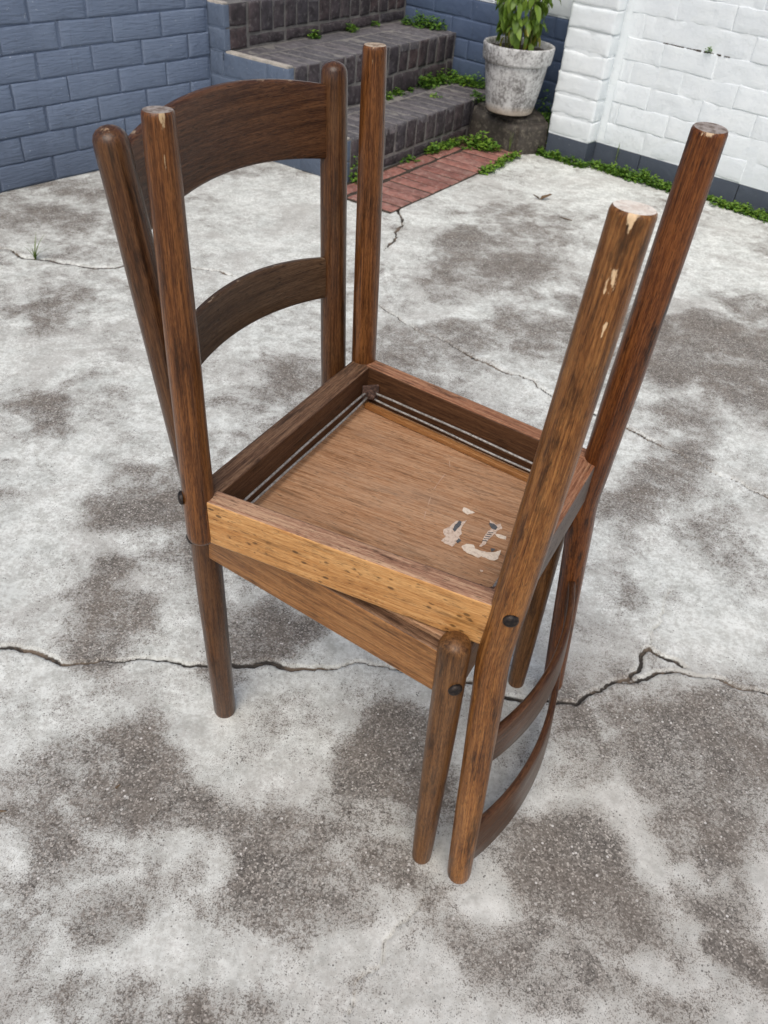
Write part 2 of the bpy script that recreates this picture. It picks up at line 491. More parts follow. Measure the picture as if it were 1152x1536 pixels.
def sweep(mb, pts, rads, n=24, start='flat', end='flat', wearfn=None, cap_mi=1, ref=(0, 1, 0), wob=0.0, seed=0):
    """round bar along pts; start/end: flat (sawn foot), dome, open"""
    P = [np.array(p, float) for p in pts]
    L = [0.0]
    for a, b in zip(P, P[1:]):
        L.append(L[-1] + np.linalg.norm(b - a))
    L = np.array(L)
    P = np.array(P)
    R_ = np.array(rads, float)
    tot = L[-1]
    st = []                                    # (s, radius factor)
    def at(s):
        q = np.array([np.interp(s, L, P[:, i]) for i in range(3)])
        return q, np.interp(s, L, R_)
    ss_ = list(np.arange(0.008, tot - .008, .008))
    rs0, rs1 = at(0)[1], at(tot)[1]
    head = [(0, .90), (.0012, .965), (.0035, 1.0)] if start == 'flat' else ([(0, .12), (.0012, .42), (.0035, .68), (.0065, .86), (.0105, .96)] if start == 'dome' else [(0, 1.0)])
    tail = [(0, .90), (.0012, .965), (.0035, 1.0)] if end == 'flat' else ([(0, .12), (.0012, .42), (.0035, .68), (.0065, .86), (.0105, .96)] if end == 'dome' else [(0, 1.0)])
    st = [(a, f) for a, f in head] + [(s, 1.0) for s in ss_ if s > head[-1][0] + .002 and s < tot - tail[-1][0] - .002] + [(tot - a, f) for a, f in reversed(tail)]
    vs, gr, wr = [], [], []
    rs = random.Random(seed)
    ph = [rs.uniform(0, 6.28) for _ in range(4)]
    off = rs.uniform(0, 50)
    for s, f in st:
        q, r = at(s)
        q2 = at(min(s + .004, tot))[0]
        q1 = at(max(s - .004, 0))[0]
        T = q2 - q1
        T /= np.linalg.norm(T)
        U = np.cross(np.array(ref, float), T)
        U /= np.linalg.norm(U)
        V = np.cross(T, U)
        for k in range(n):
            a = 2 * math.pi * k / n
            rr = r * f * (1 + wob * (math.sin(2 * a + ph[0] + s * 9) + .6 * math.sin(3 * a + ph[1] - s * 14) + .5 * math.sin(s * 31 + ph[2])))
            d = U * math.cos(a) + V * math.sin(a)
            vs.append(q + d * rr)
            gr.append((s + off, rr * math.cos(a) + off, rr * math.sin(a)))
            wr.append(wearfn(s, tot, d) if wearfn else 0.0)
    m = len(st)
    fs = [(i * n + k, i * n + (k + 1) % n, (i + 1) * n + (k + 1) % n, (i + 1) * n + k) for i in range(m - 1) for k in range(n)]
    mb.add(vs, fs, 0, True, gr, wr)
    for which, i0 in ((start, 0), (end, (m - 1) * n)):
        if which == 'open':
            continue
        ring = list(range(i0, i0 + n))
        cv = [vs[i] for i in ring]
        cg = [gr[i] for i in ring]
        c = np.mean(cv, axis=0)
        f = [(k, n, (k + 1) % n) if i0 else ((k + 1) % n, n, k) for k in range(n)]
        f = [(k, (k + 1) % n, n) if i0 else ((k + 1) % n, k, n) for k in range(n)]
        mb.add(cv + [c], f, cap_mi if which == 'flat' else 0, which != 'flat', cg + [tuple(np.mean(cg, axis=0))])


def hexa(mb, c8, axis_dir, slots, bev=.003, seed=0, wear_edge=0.0):
    """bevelled hexahedron, c8 = bottom 4 then top 4; slots(normal) -> material slot"""
    bm = bmesh.new()
    v = [bm.verts.new(tuple(map(float, p))) for p in c8]
    for f in ((3, 2, 1, 0), (4, 5, 6, 7), (0, 1, 5, 4), (1, 2, 6, 5), (2, 3, 7, 6), (3, 0, 4, 7)):
        bm.faces.new([v[i] for i in f])
    bmesh.ops.recalc_face_normals(bm, faces=bm.faces[:])
    mains = {}
    bmesh.ops.bevel(bm, geom=bm.edges[:], offset=bev, segments=2, affect='EDGES', profile=.6)
    long_e = [e for e in bm.edges if e.calc_length() > .06]
    bmesh.ops.subdivide_edges(bm, edges=long_e, cuts=24, use_grid_fill=True)
    bm.normal_update()
    bm.verts.ensure_lookup_table()
    T = np.array(axis_dir, float)
    T /= np.linalg.norm(T)
    U = np.cross((0, 0, 1), T)
    U /= np.linalg.norm(U)
    Z = np.cross(T, U)
    rs = random.Random(seed)
    off = rs.uniform(0, 60)
    V = np.array([q.co for q in bm.verts])
    gr = np.stack([V @ T + off, V @ U + off * .7, V @ Z], 1)
    fs = [[q.index for q in f.verts] for f in bm.faces]
    mi = [slots(f.normal) for f in bm.faces]
    sm = [f.calc_area() < 1e-4 and max(abs(x) for x in (f.normal.dot(Vector(T)), f.normal.dot(Vector(U)), f.normal.dot(Vector(Z)))) < .97 for f in bm.faces]
    wr = [0.0] * len(V)
    if wear_edge:
        for f in bm.faces:
            if f.calc_area() < 1e-4 and max(abs(x) for x in (f.normal.dot(Vector(T)), f.normal.dot(Vector(U)), f.normal.dot(Vector(Z)))) < .97:
                for q in f.verts:
                    wr[q.index] = wear_edge
    bm.free()
    mb.add(V, fs, mi, sm, gr, wr)


# ------------------------------------------------------------------ ground with patches and cracks
BLOBS = [(0.229, 2.701, 0.205, 0.172, 1), (0.095, 2.401, 0.119, 0.081, 0.8), (0.424, 3.0, 0.239, 0.143, 0.5), (0.864, 2.143, 0.232, 0.206, 1), (0.94, 1.902, 0.116, 0.115, 0.9), (0.676, 1.789, 0.109, 0.075, 0.7), (0.736, 1.543, 0.082, 0.116, 0.8), (0.645, 1.554, 0.066, 0.086, 0.6), (-0.991, 1.982, 0.122, 0.148, 0.55), (-1.203, 2.763, 0.223, 0.276, 0.5), (-0.67, 1.609, 0.093, 0.077, 0.5), (-0.817, 1.496, 0.087, 0.043, 0.6), (-0.471, 1.246, 0.107, 0.114, 1), (-0.365, 1.119, 0.063, 0.079, 0.8), (-0.501, 0.904, 0.067, 0.064, 1), (-0.154, 0.926, 0.087, 0.06, 1), (-0.458, 1.024, 0.072, 0.045, 0.4), (-0.295, 0.693, 0.095, 0.074, 0.85), (-0.228, 0.627, 0.057, 0.045, 0.7), (-0.371, 0.617, 0.066, 0.039, 0.6), (-0.445, 0.583, 0.046, 0.067, 0.55), (0.074, 0.723, 0.047, 0.088, 1.1), (-0.121, 0.571, 0.074, 0.051, 1.05), (-0.014, 0.529, 0.1, 0.048, 0.7), (-0.09, 0.61, 0.077, 0.043, 0.8), (-0.377, 0.525, 0.053, 0.05, 0.9), (-0.254, 0.461, 0.051, 0.05, 0.75), (-0.373, 0.4, 0.048, 0.051, 0.5), (0.484, 0.781, 0.134, 0.104, 1), (0.519, 0.663, 0.093, 0.071, 1.05), (0.304, 0.523, 0.102, 0.083, 1.05), (0.387, 0.483, 0.072, 0.045, 0.9), (0.518, 0.434, 0.044, 0.033, 1.4), (0.157, 0.39, 0.083, 0.035, 0.65), (-0.139, 0.353, 0.071, 0.03, 0.8), (-0.273, 0.348, 0.047, 0.023, 0.5), (0.303, 0.381, 0.067, 0.023, 0.6), (0.289, 0.753, 0.038, 0.092, 0.9), (0.091, 2.028, 0.173, 0.142, 0.55), (0.359, 2.122, 0.182, 0.129, 0.55), (0.507, 2.42, 0.112, 0.103, 0.6), (-0.292, 1.741, 0.117, 0.134, 0.55), (0.734, 1.207, 0.071, 0.087, 0.5), (0.6, 0.775, 0.067, 0.054, 0.6), (0.543, 0.537, 0.057, 0.05, 0.8), (0.29, 2.522, 0.114, 0.076, 0.6), (0.464, 1.115, 0.027, 0.038, 0.5), (0.023, 0.643, 0.059, 0.044, 0.4), (0.615, 0.91, 0.084, 0.047, 0.4), (-0.28, 0.997, 0.048, 0.051, 0.6), (0.54, 1.401, 0.092, 0.062, 0.7), (1.095, 2.406, 0.116, 0.106, 0.6), (0.041, 1.837, 0.106, 0.105, 0.5), (-0.651, 3.299, 0.16, 0.099, 0.4), (-0.663, 2.747, 0.161, 0.088, 0.3), (-0.648, 0.981, 0.046, 0.072, 0.3), (0.106, 0.452, 0.026, 0.043, 0.5)]
LIGHTS = [(-0.635, 1.071, 0.133, 0.23), (-0.683, 1.338, 0.082, 0.075), (0.005, 0.893, 0.138, 0.092), (-0.189, 0.723, 0.061, 0.076), (-0.182, 0.434, 0.059, 0.079), (0.237, 0.613, 0.078, 0.043), (0.149, 0.473, 0.053, 0.035), (0.623, 1.136, 0.15, 0.189), (0.453, 1.523, 0.096, 0.172), (-0.508, 2.788, 0.308, 0.494), (0.008, 2.796, 0.146, 0.264), (1.033, 2.75, 0.284, 0.338), (0.435, 0.545, 0.047, 0.081), (-0.029, 0.432, 0.076, 0.059), (-0.56, 0.795, 0.062, 0.088), (0.518, 0.581, 0.039, 0.031), (0.683, 3.485, 0.276, 0.279), (-0.891, 1.726, 0.16, 0.14), (0.066, 2.322, 0.127, 0.147), (0.181, 0.66, 0.05, 0.045)]
# (points, half width, depth)
CRACKS = [
    ([(-1.2, .80), (-.9, .84), (-0.607, 0.829), (-0.558, 0.83), (-0.513, 0.815), (-0.459, 0.816), (-0.383, 0.834), (-0.334, 0.837), (-0.267, 0.834), (-0.213, 0.84), (-0.171, 0.854), (-0.125, 0.844), (-0.07, 0.851), (-0.016, 0.87), (0.052, 0.862), (0.12, 0.85), (.21, .835), (0.307, 0.829), (0.345, 0.828), (0.365, 0.849), (0.415, 0.883), (0.466, 0.916), (0.493, 0.966), (0.55, 0.928)], .0042, .010),
    ([(0.415, 0.883), (0.462, 0.894), (0.563, 0.911), (0.623, 0.899), (0.68, 0.889), (.8, .87), (1.0, .9)], .0036, .008),
    ([(-1.5, 2.42), (-1.239, 2.351), (-1.154, 2.294), (-1.049, 2.284), (-0.944, 2.274), (-0.861, 2.319), (-0.737, 2.333), (-0.635, 2.337), (-0.575, 2.341), (-0.523, 2.309)], .0062, .012),
    ([(-0.092, 2.232), (0.032, 2.096), (0.109, 2.04), (0.219, 1.941), (0.357, 1.862), (0.435, 1.778), (0.572, 1.68), (0.71, 1.564), (0.85, 1.449), (1.1, 1.25)], .005, .0076),
    ([(0.105, 0.491), (0.071, 0.453), (0.051, 0.43), (0.049, 0.399), (0.018, 0.374), (0.014, 0.334), (0.0, .2)], .0019, .0050),
    ([(-0.058, 3.044), (-0.035, 2.913), (-0.048, 2.75), (-0.087, 2.623)], .006, .008),
    ([(0.493, 0.966), (.50, 1.0), (.53, 1.05), (.56, 1.13)], .002, .0048),
]


def vnoise(x, y, sc, seed=0):
    """cheap smooth value noise on arrays"""
    x = x * sc + seed * 17.13
    y = y * sc - seed * 9.7
    xi, yi = np.floor(x), np.floor(y)
    fx, fy = x - xi, y - yi
    fx, fy = fx * fx * (3 - 2 * fx), fy * fy * (3 - 2 * fy)
    h = lambda a, b: np.modf(np.abs(np.sin(a * 127.1 + b * 311.7 + seed) * 43758.5453))[0]
    return (h(xi, yi) * (1 - fx) + h(xi + 1, yi) * fx) * (1 - fy) + (h(xi, yi + 1) * (1 - fx) + h(xi + 1, yi + 1) * fx) * fy


def build_ground():
    xs = np.concatenate([[-30, -14, -7, -4, -3, -2.4], np.arange(-2.0, -1.3, .03), np.arange(-1.3, 1.2, .004), np.arange(1.2, 2.6, .03), [3, 4, 7, 14, 30]])
    ys = np.concatenate([[-30, -14, -6, -3, -1.5, -.7, -.3, -.1, 0, .1, .2], np.arange(.27, 1.12, .0036), np.arange(1.12, 2.2, .007), np.arange(2.2, 2.42, .005), np.arange(2.42, 4.6, .015), [4.8, 5.3, 6.5, 9, 15, 30]])
    X, Y = np.meshgrid(xs, ys, indexing='ij')
    wx = X + .16 * (vnoise(X, Y, 5, 1) - .5) + .09 * (vnoise(X, Y, 13, 2) - .5)
    wy = Y + .16 * (vnoise(X, Y, 5, 3) - .5) + .09 * (vnoise(X, Y, 13, 4) - .5)
    near = (np.abs(X) < 3) & (Y > 0) & (Y < 5)
    wear = np.full_like(X, -.02)
    def sm(t):
        t = np.clip(t, 0, 1)
        return t * t * (3 - 2 * t)
    for x, y, rx, ry, s in BLOBS:
        d = np.sqrt(((wx - x) / rx) ** 2 + ((wy - y) / ry) ** 2)
        wear = np.maximum(wear, -.02 + s * .78 * sm((1.75 - d) / 1.25))
    for x, y, rx, ry in LIGHTS:
        d = np.sqrt(((wx - x) / rx) ** 2 + ((wy - y) / ry) ** 2)
        wear = wear - .34 * sm((1.4 - d) / 1.1) * (1 - np.clip(wear, 0, 1) * .4)
    far = ~near
    wear[far] = .1 + .8 * (vnoise(X[far], Y[far], 3, 5) - .5)
    Z = .004 * (vnoise(X, Y, 2.2, 6) - .5) + .0022 * (vnoise(X, Y, 9, 7) - .5)
    crack = np.zeros_like(X)
    rs = np.random.default_rng(3)
    for pts, hw, dp in CRACKS:
        p = np.array(pts, float)
        for it in range(4):                    # ragged midpoint displacement
            a, b = p[:-1], p[1:]
            L = np.linalg.norm(b - a, axis=1, keepdims=True)
            nrm = np.stack([-(b - a)[:, 1], (b - a)[:, 0]], 1) / np.maximum(L, 1e-6)
            mid = (a + b) / 2 + nrm * L * rs.uniform(-.13, .13, (len(a), 1))
            q = np.empty((len(p) + len(mid), 2))
            q[0::2], q[1::2] = p, mid
            p = q
        n = len(p)
        wid = hw * (.25 + .95 * np.interp(np.arange(n), np.linspace(0, n - 1, 14), rs.uniform(0, 1, 14)))
        wid *= np.minimum(1, np.minimum(np.arange(n), np.arange(n)[::-1]) / 6 + .3)
        for i in range(n - 1):
            a, b = p[i], p[i + 1]
            m = .02 + .01
            i0, i1 = np.searchsorted(xs, min(a[0], b[0]) - m), np.searchsorted(xs, max(a[0], b[0]) + m)
            j0, j1 = np.searchsorted(ys, min(a[1], b[1]) - m), np.searchsorted(ys, max(a[1], b[1]) + m)
            if i1 <= i0 or j1 <= j0:
                continue
            sx, sy = X[i0:i1, j0:j1], Y[i0:i1, j0:j1]
            ab = b - a
            t = np.clip(((sx - a[0]) * ab[0] + (sy - a[1]) * ab[1]) / max(ab @ ab, 1e-12), 0, 1)
            d = np.hypot(sx - a[0] - t * ab[0], sy - a[1] - t * ab[1])
            k = np.clip(1 - (d / (wid[i] * 1.5)), 0, 1)
            k = np.minimum(1, k * 1.6)
            crack[i0:i1, j0:j1] = np.maximum(crack[i0:i1, j0:j1], k * min(1, dp / .009))
            # low broken lip either side
            lip = np.exp(-((d - wid[i] * 2.2) / .006) ** 2) * .0012 * min(1, dp / .008)
            Z[i0:i1, j0:j1] = np.maximum(Z[i0:i1, j0:j1], lip)
    Z = Z - crack * .009
    nx, ny = X.shape
    co = np.stack([X, Y, Z], -1).reshape(-1, 3).astype(np.float32)
    idx = np.arange(nx * ny).reshape(nx, ny)
    quads = np.stack([idx[:-1, :-1], idx[1:, :-1], idx[1:, 1:], idx[:-1, 1:]], -1).reshape(-1, 4)
    me = bpy.data.meshes.new('ground')
    me.vertices.add(len(co))
    me.vertices.foreach_set('co', co.ravel())
    me.loops.add(quads.size)
    me.loops.foreach_set('vertex_index', quads.ravel().astype(np.int32))
    me.polygons.add(len(quads))
    me.polygons.foreach_set('loop_start', (np.arange(len(quads)) * 4).astype(np.int32))
    me.polygons.foreach_set('use_smooth', np.ones(len(quads), dtype=bool))
    me.update(calc_edges=True)
    warm = np.clip((1.1 - Y) / .6, 0, 1) * np.clip((X + .55) / .9, .25, 1)
    for nm, arr in (('wear', wear), ('crack', crack), ('warm', warm)):
        a = me.attributes.new(nm, 'FLOAT', 'POINT')
        a.data.foreach_set('value', arr.ravel().astype(np.float32))
    me.materials.append(M['ground'])
    o = link('ground', me)
    setp(o, 'weathered grey concrete yard with dark worn patches and cracks', kind='structure')


build_ground()

# ------------------------------------------------------------------ bricks and walls
def brick_mesh(name, l, h, d, mat, seed, lump=.0015, rnd=.004, nx=9, nz=4):
    """brick lying along X, face towards +Y at y=0, depth d behind, centred in X and Z"""
    rs = np.random.default_rng(seed)
    gx = np.concatenate([[-l / 2, -l / 2 + rnd], np.linspace(-l / 2 + rnd * 2.2, l / 2 - rnd * 2.2, nx - 3), [l / 2 - rnd, l / 2]])
    gz = np.concatenate([[-h / 2, -h / 2 + rnd], np.linspace(-h / 2 + rnd * 2.2, h / 2 - rnd * 2.2, nz - 1), [h / 2 - rnd, h / 2]])
    X, Z = np.meshgrid(gx, gz, indexing='ij')
    s = rs.uniform(0, 100)
    N = (vnoise(X + s, Z, 24, seed % 7) - .5) + .6 * (vnoise(X + s, Z, 60, seed % 5 + 3) - .5)
    ex = np.minimum(l / 2 - np.abs(X), h / 2 - np.abs(Z))
    Yv = lump * 2 * N - rnd * (1 - np.clip(ex / (rnd * 2.2), 0, 1)) ** 2
    X = X + .5 * lump * (vnoise(X + s, Z, 40, 11) - .5) * 2
    Z = Z + 1.3 * lump * (vnoise(X - s, Z + 3, 30, 12) - .5) * 2
    a, b = X.shape
    vs = np.stack([X, Yv, Z], -1).reshape(-1, 3)
    idx = np.arange(a * b).reshape(a, b)
    fs = [(idx[i, j], idx[i, j + 1], idx[i + 1, j + 1], idx[i + 1, j]) for i in range(a - 1) for j in range(b - 1)]
    border = [idx[i, 0] for i in range(a)] + [idx[-1, j] for j in range(1, b)] + [idx[i, -1] for i in range(a - 2, -1, -1)] + [idx[0, j] for j in range(b - 2, 0, -1)]
    m = MB()
    back = [(vs[i][0], -d, vs[i][2]) for i in border]
    nb = len(border)
    allv = list(vs) + back
    base = a * b
    fs += [(border[k], border[(k + 1) % nb], base + (k + 1) % nb, base + k) for k in range(nb)]
    m.add(allv, fs, 0, True)
    return m.mesh(name, mat)


def plain_box(mb, x0, x1, y0, y1, z0, z1, mi=0):
    v = [(x, y, z) for z in (z0, z1) for x, y in ((x0, y0), (x1, y0), (x1, y1), (x0, y1))]
    mb.add(v, [(3, 2, 1, 0), (4, 5, 6, 7), (0, 1, 5, 4), (1, 2, 6, 5), (2, 3, 7, 6), (3, 0, 4, 7)], mi, False)


def frame(origin, xdir, yout):
    X = Vector((xdir[0], xdir[1], 0)).normalized()
    Yv = Vector((yout[0], yout[1], 0)).normalized()
    m = Matrix.Identity(4)
    m.col[0][:3] = X
    m.col[1][:3] = Yv
    m.col[2][:3] = (0, 0, 1)
    m.col[3][:3] = (origin[0], origin[1], 0)
    return m


def course_bricks(parent, meshes, ylv, zc, x0, x1, pitch, off, bl, jitter=.0015):
    """one course of whole bricks from x0 to x1, cut bricks at both ends scaled in X"""
    k = math.floor((x0 - off) / pitch)
    x = off + k * pitch
    while x < x1 - .004:
        a, b = max(x, x0), min(x + pitch, x1)
        if b - a > .025:
            me = random.choice(meshes)
            o = link('brick', me, parent, ((a + b) / 2 + random.uniform(-jitter, jitter), ylv + random.uniform(-jitter, jitter) * .6, zc + random.uniform(-1, 1) * jitter * .5))
            o.rotation_euler = (random.uniform(-.006, .006), random.uniform(-.004, .004), random.uniform(-.004, .004))
            o.scale.x = (b - a - (pitch - bl)) / bl
        x += pitch


def joined_courses(name, parent, me, ylv, rows, x0, x1, pitch, bl, mat):
    """the brickwork above the picked-out courses, one mesh"""
    m = MB()
    vs = np.array([v.co for v in me.vertices])
    fs = [tuple(p.vertices) for p in me.polygons]
    for i, zc in enumerate(rows):
        x = x0 + (pitch / 2 if i % 2 else 0)
        while x + pitch < x1:
            m.add(vs + np.array([x + pitch / 2, ylv, zc]), fs, 0, True)
            x += pitch
    o = m.obj(name, mat, parent)
    setp(o, kind='stuff')


CO = .083
c0 = np.array([-.865, 3.587])
w0 = np.array([-1.448, 2.79])
dl = (c0 - w0) / np.linalg.norm(c0 - w0)
nl = np.array([dl[1], -dl[0]])
# --- left slate blue wall: X runs along the wall, away from the corner is negative
wl = empty('brick_wall', frame(c0, dl, nl))
setp(wl, 'slate blue painted brick wall at the left, running behind the chair back', 'wall')
m = MB()
plain_box(m, -2.6, .06, -.22, -.0075, -.05, 2.05)
m.obj('backing', M['paint_blue'], wl)
bm_ = [brick_mesh('blue_brick', .2085, .0785, .03, M['paint_blue'], i, .0013, .003) for i in range(6)]
for r in range(12):
    off = (-.974 if r % 2 == 0 else -.872)
    course_bricks(wl, bm_, .0, r * CO + .044, -1.75, .0, .2155, off + random.uniform(-.006, .006), .2085, .0032)
joined_courses('upper_brickwork', wl, bm_[0], 0, [r * CO + .044 for r in range(12, 24)], -2.6, .05, .2155, .2085, M['paint_blue'])

# --- white wall on the right
A2 = np.array([.805, 3.83])
th = math.radians(-38.04)
d2 = np.array([math.cos(th), math.sin(th)])
n2 = np.array([d2[1], -d2[0]])
ww = empty('brick_wall', frame(A2, d2, n2))
setp(ww, 'white painted brick wall with a shallow pier and grey plinth at the right', 'wall')
m = MB()
plain_box(m, -.235, 2.9, -.24, -.0013, .085, 2.05)
m.obj('backing', M['paint_white'], ww)
m = MB()
plain_box(m, -.238, -.034, -.0034, .0705, .088, 2.05)
m.obj('pier_backing', M['paint_white'], ww)
bw = [brick_mesh('white_brick', .2235, .0805, .03, M['paint_white'], 20 + i, .0022, .0016, 11, 5) for i in range(7)]
bwp = [brick_mesh('white_brick', .212, .0795, .06, M['paint_white'], 40 + i, .0028, .0055, 9, 5) for i in range(6)]
bret = [brick_mesh('white_brick', .070, .0785, .02, M['paint_white'], 60 + i, .0025, .004, 6, 5) for i in range(3)]
for r in range(13):
    zc = .09 + CO * r + CO / 2
    course_bricks(ww, bw, .0, zc, -.0, 2.3, .2265, (.06 if r % 2 else .17) + random.uniform(-.02, .02), .222, .0028)
    o = link('brick', bwp[r % 6], ww, (-.1375 + random.uniform(-.003, .003), .075 + random.uniform(-.002, .002), zc), (0, random.uniform(-.006, .006), 0))
    o = link('brick', bret[r % 3], ww, (-.0305, .0375, zc), (0, 0, -math.pi / 2))
joined_courses('upper_brickwork', ww, bw[0], 0, [.09 + CO * r + CO / 2 for r in range(13, 24)], 0, 2.9, .2265, .222, M['paint_white'])
m = MB()
plain_box(m, -.236, -.0325, -.05, .0725, -.05, .0875)
m.obj('pier_plinth', M['paint_plinth'], ww)
m = MB()
x = -.03
while x < 2.8:                                  # plinth of long cement blocks under the paint
    l = random.uniform(.2, .24)
    plain_box(m, x, x + l - .004, -.05, -.0005 + random.uniform(-.0015, .0015), -.05, .0845 + random.uniform(-.002, .002))
    x += l
m.obj('plinth', M['paint_plinth'], ww)

m = MB()
rj = random.Random(12)
x = .16
while x < .425:                                 # joint that has opened above the fifth course
    l = rj.uniform(.012, .03)
    hgt_ = rj.uniform(.0008, .0024) * (1.5 if x > .30 else 1)
    plain_box(m, x, x + l, -.012, .0006, .5049 - hgt_, .5049 + hgt_)
    x += l * 1.0005 + (.012 if rj.random() < .3 else 0)
setp(m.obj('open_joint', M['earth'], ww), kind='stuff')

# --- navy wall behind the flower pot, white above
wb = empty('brick_wall', frame(A2 - .06 * n2, d2, n2))
setp(wb, 'dark navy painted brick wall behind the flower pot, white along its top', 'wall')
m = MB()
plain_box(m, -2.4, -.2355, -.2, -.0035, -.05, .5045)
m.obj('backing', M['paint_navy'], wb)
m = MB()
plain_box(m, -2.4, -.2355, -.2, -.0035, .5065, 2.05)
m.obj('white_backing', M['paint_white'], wb)
bn = [brick_mesh('navy_brick', .2205, .0785, .03, M['paint_navy'], 80 + i, .0014, .003) for i in range(5)]
for r in range(6):
    course_bricks(wb, bn, .0, .008 + CO * r + CO / 2, -1.75, -.238, .2265, (.07 if r % 2 else -.04), .2205)
bnw = [brick_mesh('white_brick', .2205, .0785, .03, M['paint_white'], 90 + i, .0024, .004) for i in range(4)]
for r in range(6, 9):
    course_bricks(wb, bnw, .0, .009 + CO * r + CO / 2, -1.75, -.238, .2265, (.07 if r % 2 else -.04), .2205)
joined_courses('upper_brickwork', wb, bnw[0], 0, [.009 + CO * r + CO / 2 for r in range(9, 24)], -2.3, -.238, .2265, .2205, M['paint_white'])

# ------------------------------------------------------------------ brick steps
S0 = np.array([-.27621, 3.2281])
sa = 1.02397
Us = np.array([math.cos(sa), math.sin(sa)])
Vs = np.array([-math.sin(sa), math.cos(sa)])
SZ = [.162, .359, .521]
SV = [0.0, .282, .606, 1.15]
# local X = along the risers, local Y = towards the yard (minus v)
st = empty('brick_steps', frame(S0, Us, -Vs))
setp(st, 'three dark brick steps with mossy joints and a blue painted side', 'steps')


def u_end(v):
    return ((-.058) - ((S0 - A2) @ n2) - v * (Vs @ n2)) / (Us @ n2)


sold = [brick_mesh('dark_brick', .0665, .106, .03, M['brick_dark'], 110 + i, .0022, .004, 6, 6) for i in range(8)]
sold2 = [brick_mesh('dark_brick', .0685, .107, .03, M['brick_dark'], 130 + i, .0022, .0055, 6, 6) for i in range(8)]
strc = [brick_mesh('dark_brick', .222, .047, .03, M['brick_dark'], 150 + i, .002, .005, 9, 4) for i in range(5)]
tread = [brick_mesh('tread_brick', .0670, .211, .03, M['brick_tread'], 170 + i, .001, .0016, 6, 9) for i in range(8)]
fill = [brick_mesh('tread_brick', .222, .066, .03, M['brick_tread'], 190 + i, .001, .0016, 9, 4) for i in range(5)]
zb = 0.0
for k in range(3):
    z, v0, v1 = SZ[k], SV[k], SV[k + 1]
    ue = u_end(v0) - .004
    zs = z - .110                                # bottom of the soldier course
    core = MB()
    plain_box(core, .012, ue + .02, -(SV[-1] if k == 2 else v1 + .12), -v0 - .0062, zb - .02, z - .0011)
    core.obj('mortar', M['mortar'], st)
    n = int((ue - .035) / .0755)
    ps = (ue - .035) / n
    ustart = .035
    if k == 2:                                   # squared block of two bricks at the left end of the top riser
        for zc_, hh in ((zb + .040, .072), (zb + .122, .076)):
            me = brick_mesh('dark_brick', .098, hh, .03, M['brick_dark'], 210 + int(zc_ * 1000), .0018, .005, 6, 5)
            link('brick', me, st, (.078, -v0, zc_))
        ustart = .138
        n = int((ue - ustart) / .0755)
        ps = (ue - ustart) / n
    for i in range(n):
        uc = ustart + ps * (i + .5)
        j = random.uniform(-.003, .003)
        o = link('brick', random.choice(sold), st, (uc, -v0 + random.uniform(-.003, .002), zs + .0545), (random.uniform(-.012, .012), random.uniform(-.02, .02), random.uniform(-.012, .012)))
        o = link('brick', random.choice(tread), st, (uc + j * .3, -v0 - .108, z + random.uniform(-.0006, .001)), (math.pi / 2 + random.uniform(-.008, .008), random.uniform(-.012, .012), 0))
    # stretcher course under the soldiers
    hgt = zs - zb - .012
    x = ustart
    while x < ue - .02:
        l = min(.23, ue - x)
        o = link('brick', random.choice(strc), st, (x + l / 2, -v0 + random.uniform(-.004, .001), zb + .004 + hgt / 2), (random.uniform(-.01, .01), 0, random.uniform(-.008, .008)))
        o.scale = ((l - .009) / .222, 1, hgt / .047)
        x += l
    # filler row at the back of the tread
    wv = (v1 - v0) - .222
    if k < 2 and wv > .03:
        x = .035
        while x < u_end(v1) - .02:
            l = min(.231, u_end(v1) - x)
            o = link('brick', random.choice(fill), st, (x + l / 2, -v0 - .222 - wv / 2 + .002, z + random.uniform(-.002, .0008)), (math.pi / 2, 0, 0))
            o.scale = ((l - .009) / .222, 1, (wv - .008) / .066)
            x += l
    # blue painted side, courses of painted bricks
    zz = zb
    rows = 2
    hh = (z - zb) / rows
    for r in range(rows):
        pass
    zb = z
# painted left side: one slab core plus painted bricks, stepped
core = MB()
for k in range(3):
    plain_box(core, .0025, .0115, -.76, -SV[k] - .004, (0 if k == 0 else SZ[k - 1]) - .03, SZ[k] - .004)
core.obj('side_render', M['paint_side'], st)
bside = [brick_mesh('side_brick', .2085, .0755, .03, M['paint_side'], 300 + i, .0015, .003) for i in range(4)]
for k in range(3):
    m = MB()
    plain_box(m, .003, .034, -min(SV[k + 1] + .002, .78), -SV[k] - .012, SZ[k] - .02, SZ[k] + .0035)
    m.obj('side_mortar', M['mortar_pale'], st)
zrow = [(0.0, .079, 0), (.083, .160, 0), (.164, .269, 1), (.273, .357, 1), (.361, .437, 2), (.441, .520, 2)]
for i, (za, zb_, k) in enumerate(zrow):
    x = -SV[k]
    first = .115 if i % 2 else .225
    while x > -.70:
        l = first if x == -SV[k] else .225
        l = min(l, x + .70)
        if l > .03:
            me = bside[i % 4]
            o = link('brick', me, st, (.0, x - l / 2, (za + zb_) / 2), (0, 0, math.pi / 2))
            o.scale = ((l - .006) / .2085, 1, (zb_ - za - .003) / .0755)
        x -= l
        if l < .03:
            break

